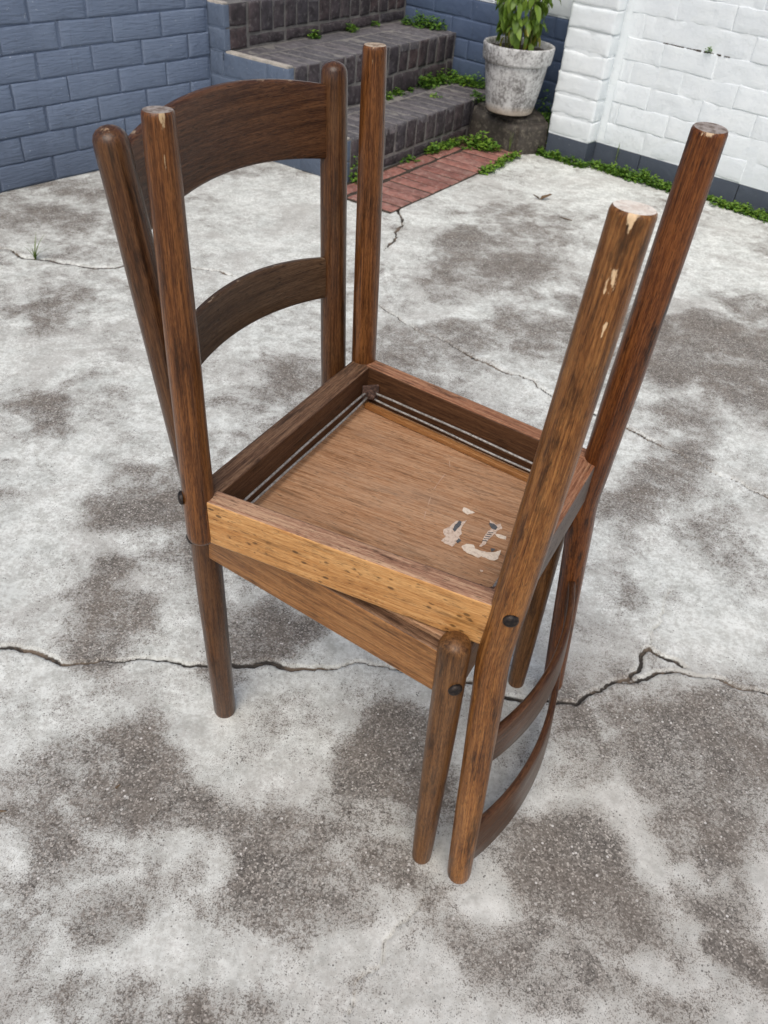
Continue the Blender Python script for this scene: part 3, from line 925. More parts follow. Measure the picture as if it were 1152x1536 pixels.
# ------------------------------------------------------------------ red brick strip in front of the steps
rp = empty('brick_paving', frame(S0, Us, -Vs))
setp(rp, 'strip of worn red bricks laid flat at the foot of the steps', kind='structure')
m = MB()
plain_box(m, -.13, 1.0, .0, .306, -.05, .0042)
m.obj('bedding', M['earth'], rp)
rb = [brick_mesh('red_brick', .0605, .202, .03, M['brick_red'], 230 + i, .0016, .0024, 6, 9) for i in range(6)]
rs_ = [brick_mesh('red_brick', .212, .064, .03, M['brick_red'], 250 + i, .0018, .004, 9, 4) for i in range(4)]
x = -.125
while x < .95:
    o = link('brick', random.choice(rb), rp, (x + .036, .201 + random.uniform(-.003, .003), .0082 + random.uniform(-.001, .001)), (math.pi / 2 + random.uniform(-.006, .006), random.uniform(-.012, .012), random.uniform(-.012, .012)))
    x += .0715
x = -.12
while x < .85:
    o = link('brick', random.choice(rs_), rp, (x + .11, .050, .0082 + random.uniform(-.001, .001)), (math.pi / 2, random.uniform(-.006, .006), random.uniform(-.01, .01)))
    x += .226

# ------------------------------------------------------------------ stone block, flower pot
def w_uv(u, v):
    return S0 + Us * u + Vs * v


so = empty('stone_block', frame(w_uv(1.0, -.18), Us, -Vs))
setp(so, 'rough dark stone block under the flower pot beside the lowest step', 'stone')
bm = bmesh.new()
poly = [(-.07, -.175), (-.118, .10), (.035, .20), (.17, .04), (.15, -.175)]
vb = [bm.verts.new((x, y, -.03)) for x, y in poly]
vt = [bm.verts.new((x * .93, y * .93, {0: .158, 1: .136, 2: .140, 3: .158, 4: .160}[i])) for i, (x, y) in enumerate(poly)]
bm.faces.new(vb[::-1])
bm.faces.new(vt)
for i in range(5):
    bm.faces.new((vb[i], vb[(i + 1) % 5], vt[(i + 1) % 5], vt[i]))
bmesh.ops.recalc_face_normals(bm, faces=bm.faces[:])
bmesh.ops.bevel(bm, geom=[e for e in bm.edges], offset=.018, segments=2, affect='EDGES')
bmesh.ops.triangulate(bm, faces=bm.faces[:])
bmesh.ops.subdivide_edges(bm, edges=bm.edges[:], cuts=4, use_grid_fill=True)
V_ = np.array([v.co for v in bm.verts])
bm.normal_update()
nz = .010 * (vnoise(V_[:, 0] + V_[:, 2] * .7, V_[:, 1] - V_[:, 2] * .6, 22, 3) - .5) + .006 * (vnoise(V_[:, 0] - V_[:, 2], V_[:, 1] + V_[:, 2] * .8, 60, 5) - .5)
for v, q in zip(bm.verts, nz):
    v.co += v.normal * q
me = bpy.data.meshes.new('block')
bm.to_mesh(me)
bm.free()
for p in me.polygons:
    p.use_smooth = True
me.materials.append(M['stone'])
link('block', me, so)

POT = Vector((.383, 3.94, .1585))
pot = empty('flower_pot', Matrix.Translation(POT))
setp(pot, 'weathered white-washed clay flower pot on the stone block', 'flower pot')


def lathe(prof, n=64, seed=0, wob=.003):
    m = MB()
    vs = []
    for r, z in prof:
        for k in range(n):
            a = 2 * math.pi * k / n
            rr = r * (1 + wob * math.sin(3 * a + z * 20 + seed) + wob * .6 * math.sin(7 * a - z * 33))
            vs.append((rr * math.cos(a), rr * math.sin(a), z))
    fs = [(i * n + k, i * n + (k + 1) % n, (i + 1) * n + (k + 1) % n, (i + 1) * n + k) for i in range(len(prof) - 1) for k in range(n)]
    m.add(vs, fs, 0, True)
    return m


lathe([(.0, .0), (.08, 0), (.100, .001), (.1035, .006), (.109, .03), (.119, .085), (.129, .145), (.1365, .193), (.1375, .1975), (.138, .199)]).obj('body', M['pot'], pot)
lathe([(.136, .196), (.1435, .1965), (.1475, .200), (.1495, .208), (.152, .236), (.1535, .256), (.1520, .262), (.1475, .2645), (.142, .262), (.1395, .254), (.136, .225), (.134, .2)], seed=2).obj('rim', M['pot'], pot)
m = MB()
vs = [(0, 0, .240)]
for i in range(1, 9):
    for k in range(36):
        a = 2 * math.pi * k / 36
        r = .1385 * i / 8
        vs.append((r * math.cos(a), r * math.sin(a), .238 + random.uniform(-.005, .006)))
fs = [(0, 1 + k, 1 + (k + 1) % 36) for k in range(36)]
for i in range(7):
    fs += [(1 + i * 36 + k, 1 + (i + 1) * 36 + k, 1 + (i + 1) * 36 + (k + 1) % 36, 1 + i * 36 + (k + 1) % 36) for k in range(36)]
m.add(vs, fs, 0, False)
m.obj('soil', M['earth'], pot)

# ------------------------------------------------------------------ potted plant
def leaf_mesh(name, l, w, mat, curl=.25, fold=.25, n=6):
    """pointed oval leaf from the origin along +X, face up"""
    m = MB()
    vs = []
    for i in range(n + 1):
        t = i / n
        wd = w * (math.sin(math.pi * min(1, t * .93 + .04)) ** .8) * (1 - .25 * t) if i < n else 0.0006
        x = l * t
        z = -curl * l * t * t
        wv = .06 * w * math.sin(t * 13)
        vs += [(x, -wd / 2, z + fold * wd / 2 + wv), (x, 0, z), (x, wd / 2, z + fold * wd / 2 - wv)]
    fs = []
    for i in range(n):
        b = i * 3
        fs += [(b, b + 3, b + 4, b + 1), (b + 1, b + 4, b + 5, b + 2)]
    m.add(vs, fs, 0, True)
    return m.mesh(name, mat)


pp = empty('potted_plant', Matrix.Translation(POT + Vector((0, 0, .238))))
setp(pp, 'bushy green leafy plant growing in the white-washed pot', 'plant')
lm = [leaf_mesh('leaf', l * .85, w * 1.1, M['leaf_pot'], c, f) for l, w, c, f in ((.085, .036, .35, .3), (.075, .032, .2, .25), (.095, .038, .5, .35), (.065, .030, .3, .2), (.055, .026, .25, .4))]
ly = [leaf_mesh('leaf', l, w, M['leaf_yellow'], c, .3) for l, w, c in ((.06, .028, .3), (.07, .03, .45))]
rp_ = random.Random(4)
for i in range(11):
    a = i * .571 + rp_.uniform(-.25, .25)
    r = rp_.uniform(.015, .06)
    ba = np.array([r * math.cos(a), r * math.sin(a), -.01])
    tip = ba + np.array([math.cos(a) * rp_.uniform(.03, .12), math.sin(a) * rp_.uniform(.03, .12), rp_.uniform(.26, .40)])
    mid = (ba + tip) / 2 + np.array([rp_.uniform(-.02, .02), rp_.uniform(-.02, .02), 0])
    pts = [ba * (1 - t) ** 2 + 2 * mid * t * (1 - t) + tip * t * t for t in np.linspace(0, 1, 12)]
    m = MB()
    sweep(m, pts, np.linspace(.0035, .0015, 12), 6, 'open', 'open')
    m.obj('stem', M['stem'], pp)
    for j in range(34):
        t = rp_.uniform(.13, 1.0) ** .9
        q = ba * (1 - t) ** 2 + 2 * mid * t * (1 - t) + tip * t * t
        yaw = a + rp_.uniform(-2.4, 2.4)
        yel = t < .3 and rp_.random() < .35
        o = link('leaf', rp_.choice(ly if yel else lm), pp, tuple(q + np.array([math.cos(yaw), math.sin(yaw), 0]) * rp_.uniform(.002, .03)))
        o.rotation_euler = (rp_.uniform(-.5, .5), rp_.uniform(.35, 1.35), yaw)
        s = rp_.uniform(.5, .88)
        o.scale = (s, s, s)

# ------------------------------------------------------------------ weeds
def weed(mb, c, rad, hgt, n, rs, size=(.007, .014), slot_light=.35):
    for _ in range(n):
        a = rs.uniform(0, 6.283)
        r = rad * math.sqrt(rs.random())
        x, y = c[0] + r * math.cos(a), c[1] + r * math.sin(a)
        zt = hgt * (1 - (r / max(rad, 1e-6)) ** 2 * .6) * rs.uniform(.15, 1.0)
        l = rs.uniform(*size)
        w = l * rs.uniform(.6, .85)
        yaw = rs.uniform(0, 6.283)
        tilt = rs.uniform(-.7, .5)
        dx = np.array([math.cos(yaw) * math.cos(tilt), math.sin(yaw) * math.cos(tilt), math.sin(tilt)])
        sd = np.array([-math.sin(yaw), math.cos(yaw), rs.uniform(-.4, .4)])
        o = np.array([x, y, c[2] + zt])
        pts = [o, o + dx * l * .4 + sd * w * .5, o + dx * l * .8 + sd * w * .32, o + dx * l, o + dx * l * .8 - sd * w * .32, o + dx * l * .4 - sd * w * .5]
        mb.add(pts, [(0, 1, 2, 3), (0, 3, 4, 5)], 1 if rs.random() < slot_light * (.4 + zt / max(hgt, 1e-6)) else 0, True)
        if rs.random() < .25:                    # stalk
            b = np.array([x + rs.uniform(-.006, .006), y + rs.uniform(-.006, .006), c[2] - .004])
            mb.add([b, b + np.array([.001, .0006, 0]), o + np.array([.0005, 0, 0]), o], [(0, 1, 2, 3)], 0, True)


LW = [M['leaf_weed'], M['leaf_weed_light']]


def weed_clump(label, origin, spots, seed, group=None, size=(.008, .016), light=.3):
    rs = random.Random(seed)
    r = empty('weed_clump', Matrix.Translation(origin))
    setp(r, label, 'weed', group)
    m = MB()
    for dx, dy, rad, h, n in spots:
        weed(m, (dx, dy, 0), rad * 1.15, h * 1.1, int(n * .95), rs, (size[0] * 1.25, size[1] * 1.25), light)
    m.obj('foliage', LW, r)
    return r


def onuv(u, v, z):
    q = w_uv(u, v)
    return Vector((q[0], q[1], z))


def spots_along(u0, v0, u1, v1, k, rad, h, n, seed):
    rs = random.Random(seed)
    a, b = w_uv(u0, v0), w_uv(u1, v1)
    c = w_uv((u0 + u1) / 2, (v0 + v1) / 2)
    out = []
    for i in range(k):
        t = (i + rs.uniform(.2, .8)) / k
        q = a * (1 - t) + b * t - c
        out.append((q[0] + rs.uniform(-.012, .012), q[1] + rs.uniform(-.012, .012), rad * rs.uniform(.6, 1.3), h * rs.uniform(.6, 1.25), int(n * rs.uniform(.6, 1.3))))
    return onuv((u0 + u1) / 2, (v0 + v1) / 2, 0), out


def clump_line(label, u0, v0, u1, v1, z, k, rad, h, n, seed, **kw):
    kw.setdefault('group', 'weeds growing around the brick steps')
    c, s = spots_along(u0, v0, u1, v1, k, rad, h, n, seed)
    c.z = z
    return weed_clump(label, c, s, seed, **kw)


clump_line('small pair of weeds in the joint under the top step, left', .50, .590, .56, .590, .360, 2, .02, .028, 55, 1)
clump_line('single tuft of weed in the middle of the joint under the top step', .78, .592, .82, .592, .360, 2, .026, .032, 60, 2)
clump_line('low weed in the joint near the right end under the top step', .99, .592, 1.03, .592, .360, 1, .022, .022, 50, 3)
clump_line('leafy weeds on the middle step along the navy wall', 1.20, .55, 1.225, .36, .360, 5, .035, .05, 110, 4)
clump_line('tall leafy weeds at the back right corner of the lowest step', .93, .270, 1.19, .268, .163, 6, .034, .055, 130, 5)
clump_line('trailing weeds on the lowest step against the navy wall behind the pot', 1.20, .255, 1.19, .06, .163, 5, .04, .05, 120, 6)
clump_line('thin row of weeds along the joint of the lowest step', .50, .270, .88, .271, .163, 6, .022, .028, 50, 7)
clump_line('small weed clinging to the tread of the lowest step', .85, .16, .90, .16, .163, 1, .022, .012, 40, 8, light=.6)
clump_line('small weed at the front foot of the lowest step', .425, -.018, .45, -.018, .007, 1, .026, .034, 55, 9)
clump_line('spreading weeds along the foot of the lowest step on the red bricks', .57, -.03, .80, -.03, .007, 6, .028, .038, 70, 10, light=.6)
clump_line('big leafy weed clump on the red bricks beside the stone block', .80, -.075, .86, -.20, .008, 5, .042, .055, 100, 11, light=.65, size=(.01, .02))
clump_line('low weeds along the front edge of the red bricks', .52, -.315, .86, -.30, .004, 9, .024, .026, 50, 12, light=.7)
clump_line('weeds beside the pot at the edge of the lowest step', 1.0, .0, 1.05, .03, .150, 2, .034, .04, 90, 13)
clump_line('straggly weeds between the stone block and the white pier', 1.10, -.34, 1.17, -.24, .03, 6, .06, .17, 120, 14)
clump_line('upright weed beside the chair leg at the corner of the steps', .035, -.03, .06, -.06, .0, 3, .026, .085, 60, 15, light=.6)

# ground cover along the white wall: nobody could count it
rs = random.Random(31)
m = MB()
q0 = A2 + n2 * .03
def gc(along, out, rad, h, n, light=.45):
    q = A2 + d2 * along + n2 * out
    weed(m, (q[0], q[1], 0.0), rad, h, n, rs, (.008, .017), light)
for i in range(34):
    al = -.27 + i * .0125
    if al < -.02:
        gc(al, .098 + rs.uniform(0, .02), .022, .038 * rs.random() + .006, int(85 * rs.random()))
for i in range(44):
    al = -.01 + i * .0105
    k = math.sin(min(1, i / 43) * math.pi) ** .5
    gc(al, .03 + rs.uniform(0, .04), .026 + .02 * rs.random(), .014 + .045 * k * rs.random(), int(20 + 110 * rs.random()))
for i in range(16):
    gc(.44 + i * .011, .015 + rs.uniform(0, .015), .018, .02, int(36 * rs.random()))
for i in range(22):
    gc(.60 + i * .0105, .04 + rs.uniform(-.01, .03), .03, .035 * rs.random() + .01, int(110 * rs.random()), .6)
for i in range(10):
    gc(.86 + i * .02, .03 + rs.uniform(-.01, .02), .026, .028, 60, .5)
for i in range(20):
    gc(.9 + i * .06, .03 + rs.uniform(-.01, .02), .026, .028, 45, .5)
o = m.obj('ground_cover', LW)
setp(o, 'creeping green weeds growing along the foot of the white wall', 'weeds', kind='stuff')


def blades(name, label, cat, origin, n, length, seed, spread=.6, width=.0018, mat=None):
    rs = random.Random(seed)
    r = empty(name, Matrix.Translation(origin))
    setp(r, label, cat, 'small grass tufts')
    for i in range(n):
        a = rs.uniform(0, 6.283)
        L = length * rs.uniform(.5, 1.1)
        lean = rs.uniform(.15, spread)
        m = MB()
        vs = []
        k = 6
        for j in range(k + 1):
            t = j / k
            h = L * t * (1 - .25 * lean * t)
            out = L * lean * t ** 1.7
            w = width * (1 - t) + .0002
            c = np.array([math.cos(a) * out, math.sin(a) * out, h])
            s = np.array([-math.sin(a), math.cos(a), 0]) * w
            vs += [c - s, c + s]
        m.add(vs, [(2 * j, 2 * j + 1, 2 * j + 3, 2 * j + 2) for j in range(k)], 0, True)
        m.obj('blade', mat or M['grass'], r)


blades('grass_tuft', 'small green grass tuft growing out of a crack in the concrete', 'grass', (-1.128, 2.296, -.004), 16, .075, 5, 1.1, .0022)
q = A2 + d2 * .085 + n2 * .006
blades('grass_tuft', 'few thin grass blades rising in front of the white wall near the pier', 'grass', (q[0], q[1], .03), 5, .17, 8, .5, .0013)
q = w_uv(.86, -.27)
blades('grass_tuft', 'thin upright grass blades in front of the stone block', 'grass', (q[0], q[1], .015), 8, .13, 9, .35, .0018)
# sprout in a wall crack
q = A2 + d2 * .357 + n2 * .002
sp = empty('sprout', Matrix.Translation((q[0], q[1], .509)))
setp(sp, 'tiny green sprout growing from a dark crack in the white wall', 'weed')
m = MB()
weed(m, (-.006, -.008, 0), .014, .02, 26, random.Random(3), (.007, .012), .5)
m.obj('foliage', LW, sp)

# fallen leaf and litter
dlf = empty('fallen_leaf', Matrix.Translation((.497, 3.27, -.001)))
setp(dlf, 'curled dry brown leaf lying on the concrete before the white wall', 'leaf')
for i, (a, s) in enumerate(((.3, 1.0), (2.9, .7), (1.2, .55))):
    o = link('blade', leaf_mesh('dry_blade', .05, .024, M['dry_leaf'], -.25, .7), dlf, (0, 0, .004), (.4 * i, -.15, a))
    o.scale = (s, s, s)
for i, (x, y, l, yaw) in enumerate(((-.56, 2.10, .03, .2), (-.343, .60, .008, 1.0), (-.49, .55, .012, .1), (.60, 3.07, .05, 2.6))):
    t = MB()
    pts = [(0, 0, .0025), (l * .5, l * .12, .004), (l, 0, .0022)]
    sweep(t, pts, [.0016, .002, .001], 6, 'open', 'open', ref=(0, 0, 1))
    o = t.obj('twig', M['dry_leaf'], None, loc=(x, y, 0), rot=(0, 0, yaw))
    setp(o, ['dark scrap of twig on pale concrete seen through the chair back', 'tiny dark twig bit on the concrete left of the chairs', 'dark short twig at the left edge of the foreground', 'thin pale curved twig on the concrete near the white wall'][i], 'twig', 'twigs lying on the concrete')

# ------------------------------------------------------------------ the two chairs
D, WF, WR = .35124, .36248, .29747
FFX, FFY, RFX, RFY, BX, BY, HB, SEAT, HF = .00985, -.00722, -.01165, -.024, -.03409, .03203, .86347, .45959, .455


def rear_path(s):
    foot = np.array([-D / 2 + RFX, s * (WR / 2 + RFY), 0])
    seat = np.array([-D / 2, s * WR / 2, SEAT])
    top = np.array([-D / 2 + BX, s * (WR / 2 + BY), HB])
    out = []
    for z in np.linspace(0, HB, 60):
        lo = foot + (seat - foot) * z / SEAT
        hi = seat + (top - seat) * (z - SEAT) / (HB - SEAT)
        k = min(1, max(0, (z - (SEAT - .05)) / .10))
        k = k * k * (3 - 2 * k)
        # blend the two straight runs through the bend
        out.append(lo * (1 - k) + hi * k)
    return out


def post_at(z):
    k = (z - SEAT) / (HB - SEAT)
    return -D / 2 + BX * k, WR / 2 + BY * k


def back_slat(z0, a0, z1, a1, bow, th, seed, glint_top):
    """bowed, arched slat between the posts; z0/a0 lower edge height and arch, z1/a1 upper edge"""
    m = MB()
    N = 44
    prof = [(-1, 0), (-1, .5), (-1, .93), (-.6, 1), (.6, 1), (1, .93), (1, .5), (1, .0)]
    prof = [(-.7, 0.0), (-1, .04), (-1, .35), (-1, .65), (-1, .955), (-.6, 1.0), (.6, 1.0), (1, .955), (1, .65), (1, .35), (1, .04), (.7, 0.0)]
    vs, gr, wr = [], [], []
    off = seed * 3.7
    K = len(prof)
    for i in range(N + 1):
        t = -1 + 2 * i / N
        q = 1 - t * t
        lo, hi = z0 + a0 * q, z1 + a1 * q
        for sx, f in prof:
            z = lo + (hi - lo) * f
            px, py = post_at(z)
            # tangent in plan
            dx = 2 * bow * t
            dy = py
            L = math.hypot(dx, dy)
            nx, ny = dy / L, -dx / L
            x, y = px - bow * q, t * py
            vs.append((x + nx * sx * th / 2, y + ny * sx * th / 2, z))
            gr.append((y + off, z + off, sx * th / 2))
            wr.append(glint_top if f > .97 else 0.0)  # sky reflection along the top edge, painted in as a paler colour
    fs = [(i * K + k, i * K + (k + 1) % K, (i + 1) * K + (k + 1) % K, (i + 1) * K + k) for i in range(N) for k in range(K)]
    m.add(vs, fs, 0, True, gr, wr)
    return m


def make_chair(label, mw, S):
    ch = empty('wooden_chair', mw)
    setp(ch, label, 'chair', 'two stacked wooden chairs')
    up = S['edge_dir']
    # legs
    for s, key in ((-1, 'near'), (1, 'far')):
        m = MB()
        a, b = np.array([D / 2 + FFX, s * (WF / 2 + FFY), 0]), np.array([D / 2, s * WF / 2, HF])
        pts = [a + (b - a) * t for t in np.linspace(0, 1, 30)]
        rad = np.interp(np.linspace(0, 1, 30), [0, .1, .5, .85, 1], [.0132, .0142, .0162, .0172, .0172])
        sweep(m, pts, rad, 26, 'flat', 'dome', S.get('wear_f_' + key), wob=.011, seed=S['seed'] + s + 3)
        m.obj('leg', [S['leg_f_' + key], S['end_f_' + key]], ch)
        m = MB()
        pts = rear_path(s)
        rad = np.interp(np.linspace(0, 1, 60), [0, .12, .3, .53, 1], [.0166, .0174, .0182, .0178, .0158])
        sweep(m, pts, rad, 28, 'flat', 'dome', S.get('wear_r_' + key), wob=.011, seed=S['seed'] + s + 11)
        m.obj('back_leg', [S['leg_r_' + key], S['end_r_' + key]], ch)
    # seat rails
    zt, zb = S['rail']                            # open (worn) edge and the other edge
    z0, z1 = min(zt, zb), max(zt, zb)
    xf, xr = .165, -.168
    for s, key in ((-1, 'near'), (1, 'far')):
        yo_f, yo_r, t = .1865, .1545, .0235
        P = [(xf, s * yo_f), (xr, s * yo_r), (xr, s * (yo_r - t)), (xf, s * (yo_f - t))]
        c8 = [(*p, z0) for p in P] + [(*p, z1) for p in P]
        ax = np.array([xr - xf, s * (yo_r - yo_f), 0])
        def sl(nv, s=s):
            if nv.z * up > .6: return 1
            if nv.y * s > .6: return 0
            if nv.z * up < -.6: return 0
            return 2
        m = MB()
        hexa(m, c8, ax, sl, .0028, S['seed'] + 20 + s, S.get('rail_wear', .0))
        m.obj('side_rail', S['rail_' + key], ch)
    for xo, xi, hw, nm, key, sg in ((.1875, .1585, WF / 2 - .004, 'front_rail', 'front', 1), (-.1785, -.1545, WR / 2 - .002, 'rear_rail', 'rear', -1)):
        P = [(xo, -hw), (xo, hw), (xi, hw), (xi, -hw)]
        c8 = [(*p, z0 + .001) for p in P] + [(*p, z1 - .001) for p in P]
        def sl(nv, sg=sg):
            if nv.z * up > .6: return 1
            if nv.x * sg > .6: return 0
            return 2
        m = MB()
        hexa(m, c8, (0, 1, 0), sl, .0024, S['seed'] + 30 + sg)
        m.obj(nm, S['rail_' + key], ch)
    # back slats
    back_slat(.7591, .0168, .8376, .0215, .0328, .0095, S['seed'] + 1, S['slat_glint']).obj('top_slat', S['slat_top'], ch)
    back_slat(.5901, .0085, .6400, .0165, .0318, .0095, S['seed'] + 2, S['slat_glint']).obj('middle_slat', S['slat_mid'], ch)
    # bolts through the leg corners, heads outside
    for x, y, sx, sy in ((D / 2 + .001, -WF / 2, 1, -1), (D / 2 + .001, WF / 2, 1, 1), (-D / 2 - .002, -WR / 2 + .003, -1, -1), (-D / 2 - .002, WR / 2 - .003, -1, 1)):
        dirv = Vector((sx * .72, sy * .69, 0)) if sx > 0 else Vector((sx * .45, sy * .89, 0))
        dirv.normalize()
        m = MB()
        vs, n = [], 18
        prof = [(.0078, .0), (.0078, .002), (.0070, .0034), (.005, .0046), (.0022, .0052)]
        for r, h in prof:
            vs += [(r * math.cos(2 * math.pi * k / n), r * math.sin(2 * math.pi * k / n), h) for k in range(n)]
        fs = [(i * n + k, i * n + (k + 1) % n, (i + 1) * n + (k + 1) % n, (i + 1) * n + k) for i in range(len(prof) - 1) for k in range(n)]
        fs.append(tuple((len(prof) - 1) * n + k for k in range(n)))
        m.add(vs, fs, 0, True)
        o = m.obj('bolt', M['iron'], ch)
        o.location = Vector((x, y, S['bolt_z'])) + dirv * .0163
        o.rotation_euler = dirv.to_track_quat('Z', 'Y').to_euler()
    return ch


# lower chair, upright
SA = dict(seed=3, edge_dir=1, rail=(.4285, .364), bolt_z=.393,
          leg_f_near=M['leg_plain'], leg_f_far=M['leg_plain'], leg_r_near=M['post_dark'], leg_r_far=M['post_dark'],
          end_f_near=M['end_dull'], end_f_far=M['end_dull'], end_r_near=M['end_dull'], end_r_far=M['end_dull'],
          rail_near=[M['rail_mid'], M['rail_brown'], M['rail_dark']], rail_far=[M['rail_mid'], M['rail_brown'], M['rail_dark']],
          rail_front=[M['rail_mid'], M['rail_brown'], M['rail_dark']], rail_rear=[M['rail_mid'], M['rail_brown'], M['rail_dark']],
          slat_top=M['slat_dark'], slat_mid=M['slat_grey'], slat_glint=.37, rail_wear=.10)  # slat value sets the painted glint on the slat tops
SA['wear_r_near'] = lambda s, tot, d: max(0, .36 - (tot - s) * 25) if s > tot - .03 else 0
SA['wear_r_far'] = lambda s, tot, d: max(0, .36 - (tot - s) * 25) if s > tot - .03 else 0
mA = Matrix.Translation((.00437, .78261, 0)) @ Matrix.Rotation(-.44553, 4, 'Z')
chA = make_chair('lower wooden chair standing upright, dark posts and curved back slats at left', mA, SA)
m = MB()
hexa(m, [(.176, -.1745, .4288), (.176, .1745, .4288), (-.168, .1425, .4288), (-.168, -.1425, .4288), (.176, -.1745, .4375), (.176, .1745, .4375), (-.168, .1425, .4375), (-.168, -.1425, .4375)], (1, 0, 0), lambda n: 0, .002, 77)
m.obj('seat_board', M['panel'], chA)


# upper chair, upside down on the lower one
def spot(s, s0, hs, d, ang, ha):
    """elliptical worn patch at distance s0 up from the foot, facing angle ang (in plan)"""
    a = math.atan2(d[1], d[0])
    da = (a - ang + math.pi) % (2 * math.pi) - math.pi
    q = ((s - s0) / hs) ** 2 + (da / ha) ** 2
    return max(0.0, 1.0 - q)


CAM_R = math.atan2(-.9355, -.1723)               # plan direction of the worn, lighter side of this leg
CAM_F = math.atan2(-.71, -.65)


def wear_rn(s, tot, d):
    w = .95 * spot(s, -.002, .017, d, CAM_R - .05, .35)
    w = max(w, .42 * spot(s, .045, .032, d, CAM_R - .05, .55))
    w = max(w, 1.0 * spot(s, .0815, .0105, d, CAM_R - .25, .20))
    w = max(w, .75 * spot(s, .060, .006, d, CAM_R - .12, .15))
    w = max(w, .45 * spot(s, .117, .012, d, CAM_R - .5, .13))
    w = max(w, .5 * spot(s, tot - .0, .012, d, CAM_R - .5, .5))
    return w


def wear_fn(s, tot, d):
    return max(.75 * spot(s, .0, .022, d, CAM_F - .25, .35), .55 * spot(s, .03, .03, d, CAM_F - .15, .12))


SB = dict(seed=40, edge_dir=-1, rail=(.3855, .447), bolt_z=.3876,
          leg_f_near=M['leg_red'], leg_f_far=M['leg_red'], leg_r_near=M['leg_amber'], leg_r_far=M['leg_rust'],
          end_f_near=M['end_grey'], end_f_far=M['end_tan'], end_r_near=M['end_cream'], end_r_far=M['end_grey'],
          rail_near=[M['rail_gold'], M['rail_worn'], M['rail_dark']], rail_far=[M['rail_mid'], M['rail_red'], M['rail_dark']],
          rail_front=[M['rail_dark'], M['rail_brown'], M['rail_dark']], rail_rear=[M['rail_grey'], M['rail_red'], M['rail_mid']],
          slat_top=M['slat_dark'], slat_mid=M['slat_dark'], slat_glint=.0, rail_wear=.16)
SB['wear_r_near'] = wear_rn
SB['wear_f_near'] = wear_fn
SB['wear_r_far'] = lambda s, tot, d: .55 * spot(s, .0, .008, d, CAM_R, 1.2)
SB['wear_f_far'] = lambda s, tot, d: .5 * spot(s, .0, .03, d, -2.0, .3)
mB = Matrix.Translation((.03427, .75393, .8887)) @ Matrix.Rotation(2.69707, 4, 'Z') @ Matrix.Rotation(math.pi - .00851, 4, 'X') @ Matrix.Rotation(.00647, 4, 'Y')
chB = make_chair('upper wooden chair turned upside down with four legs pointing up, golden side rail', mB, SB)

# seat board of the upper chair seen from below, with a splintered bite at one corner
out = [(.159, -.158), (.159, .161), (-.153, .130), (-.153, -.1275), (-.140, -.1295)]
bite = [(-.1385, -.0650 - .058), (-.134, -.118), (-.1305, -.1225), (-.1264, -.1185), (-.122, -.1235), (-.118, -.1218), (-.1150, -.1315)]
outline = out[:4] + [(-.1465, -.128), (-.1455, -.119), (-.1405, -.115), (-.1365, -.1205), (-.131, -.1185), (-.127, -.124), (-.121, -.1225), (-.116, -.1315)]
m = MB()
nO = len(outline)
cx = np.mean(np.array(outline), axis=0)
top = [(x, y, .4382) for x, y in outline]
bot = [(x, y, .4455) for x, y in outline]
grn = lambda q: (q[0] * .995 - q[1] * .08 + 9, q[1] * .995 + q[0] * .08 + 5, q[2])
m.add(top, [tuple(range(nO))[::-1]], 0, False, [grn(q) for q in top])
m.add(bot, [tuple(range(nO))], 0, False, [grn(q) for q in bot])
sv = top + bot
m.add(sv, [(i, (i + 1) % nO, nO + (i + 1) % nO, nO + i) for i in range(nO)], 1, False, [grn(q) for q in sv])
panel = m.obj('seat_panel', [M['panel'], M['panel_edge']], chB)

SCR = {
 'a': [(-0.0573, 0.0249), (-0.0642, 0.0248), (-0.0728, 0.0234), (-0.0707, 0.02), (-0.0667, 0.0152), (-0.0587, 0.018)],
 'b': [(-0.0703, 0.0051), (-0.0705, -0.0023), (-0.0709, -0.0119), (-0.0756, -0.0204), (-0.0743, -0.026), (-0.08, -0.0326), (-0.0767, -0.0376), (-0.0755, -0.0464), (-0.0683, -0.0461), (-0.0605, -0.0447), (-0.0615, -0.0345), (-0.0568, -0.031), (-0.0544, -0.0249), (-0.0582, -0.0175), (-0.0595, -0.0087), (-0.0614, -0.0025), (-0.0672, -0.0005)],
 'c': [(-0.0934, 0.0211), (-0.1033, 0.0177), (-0.1073, 0.0224), (-0.1123, 0.0149), (-0.109, 0.0098), (-0.1088, 0.0019), (-0.1065, -0.0093), (-0.1063, -0.0198), (-0.104, -0.0278), (-0.1013, -0.0282), (-0.1018, -0.02), (-0.0997, -0.01), (-0.0995, 0.0014), (-0.1024, 0.0112), (-0.0961, 0.0149)],
 'd': [(-0.1088, 0.0019), (-0.115, 0.0041), (-0.1218, 0.0048), (-0.1232, -0.0), (-0.1175, -0.0019), (-0.1118, -0.001)],
 'e': [(-0.0845, -0.0404), (-0.0875, -0.0329), (-0.0951, -0.0301), (-0.099, -0.0349), (-0.1069, -0.0342), (-0.1132, -0.0328), (-0.1195, -0.0286), (-0.1252, -0.0202), (-0.1282, -0.0355), (-0.1257, -0.0404), (-0.1185, -0.0423), (-0.1103, -0.042), (-0.1088, -0.0465), (-0.1015, -0.0456), (-0.0971, -0.0462), (-0.0895, -0.0449)],
 'f': [(-0.1177, -0.0628), (-0.1216, -0.0625), (-0.1214, -0.0647), (-0.1194, -0.0652)]}
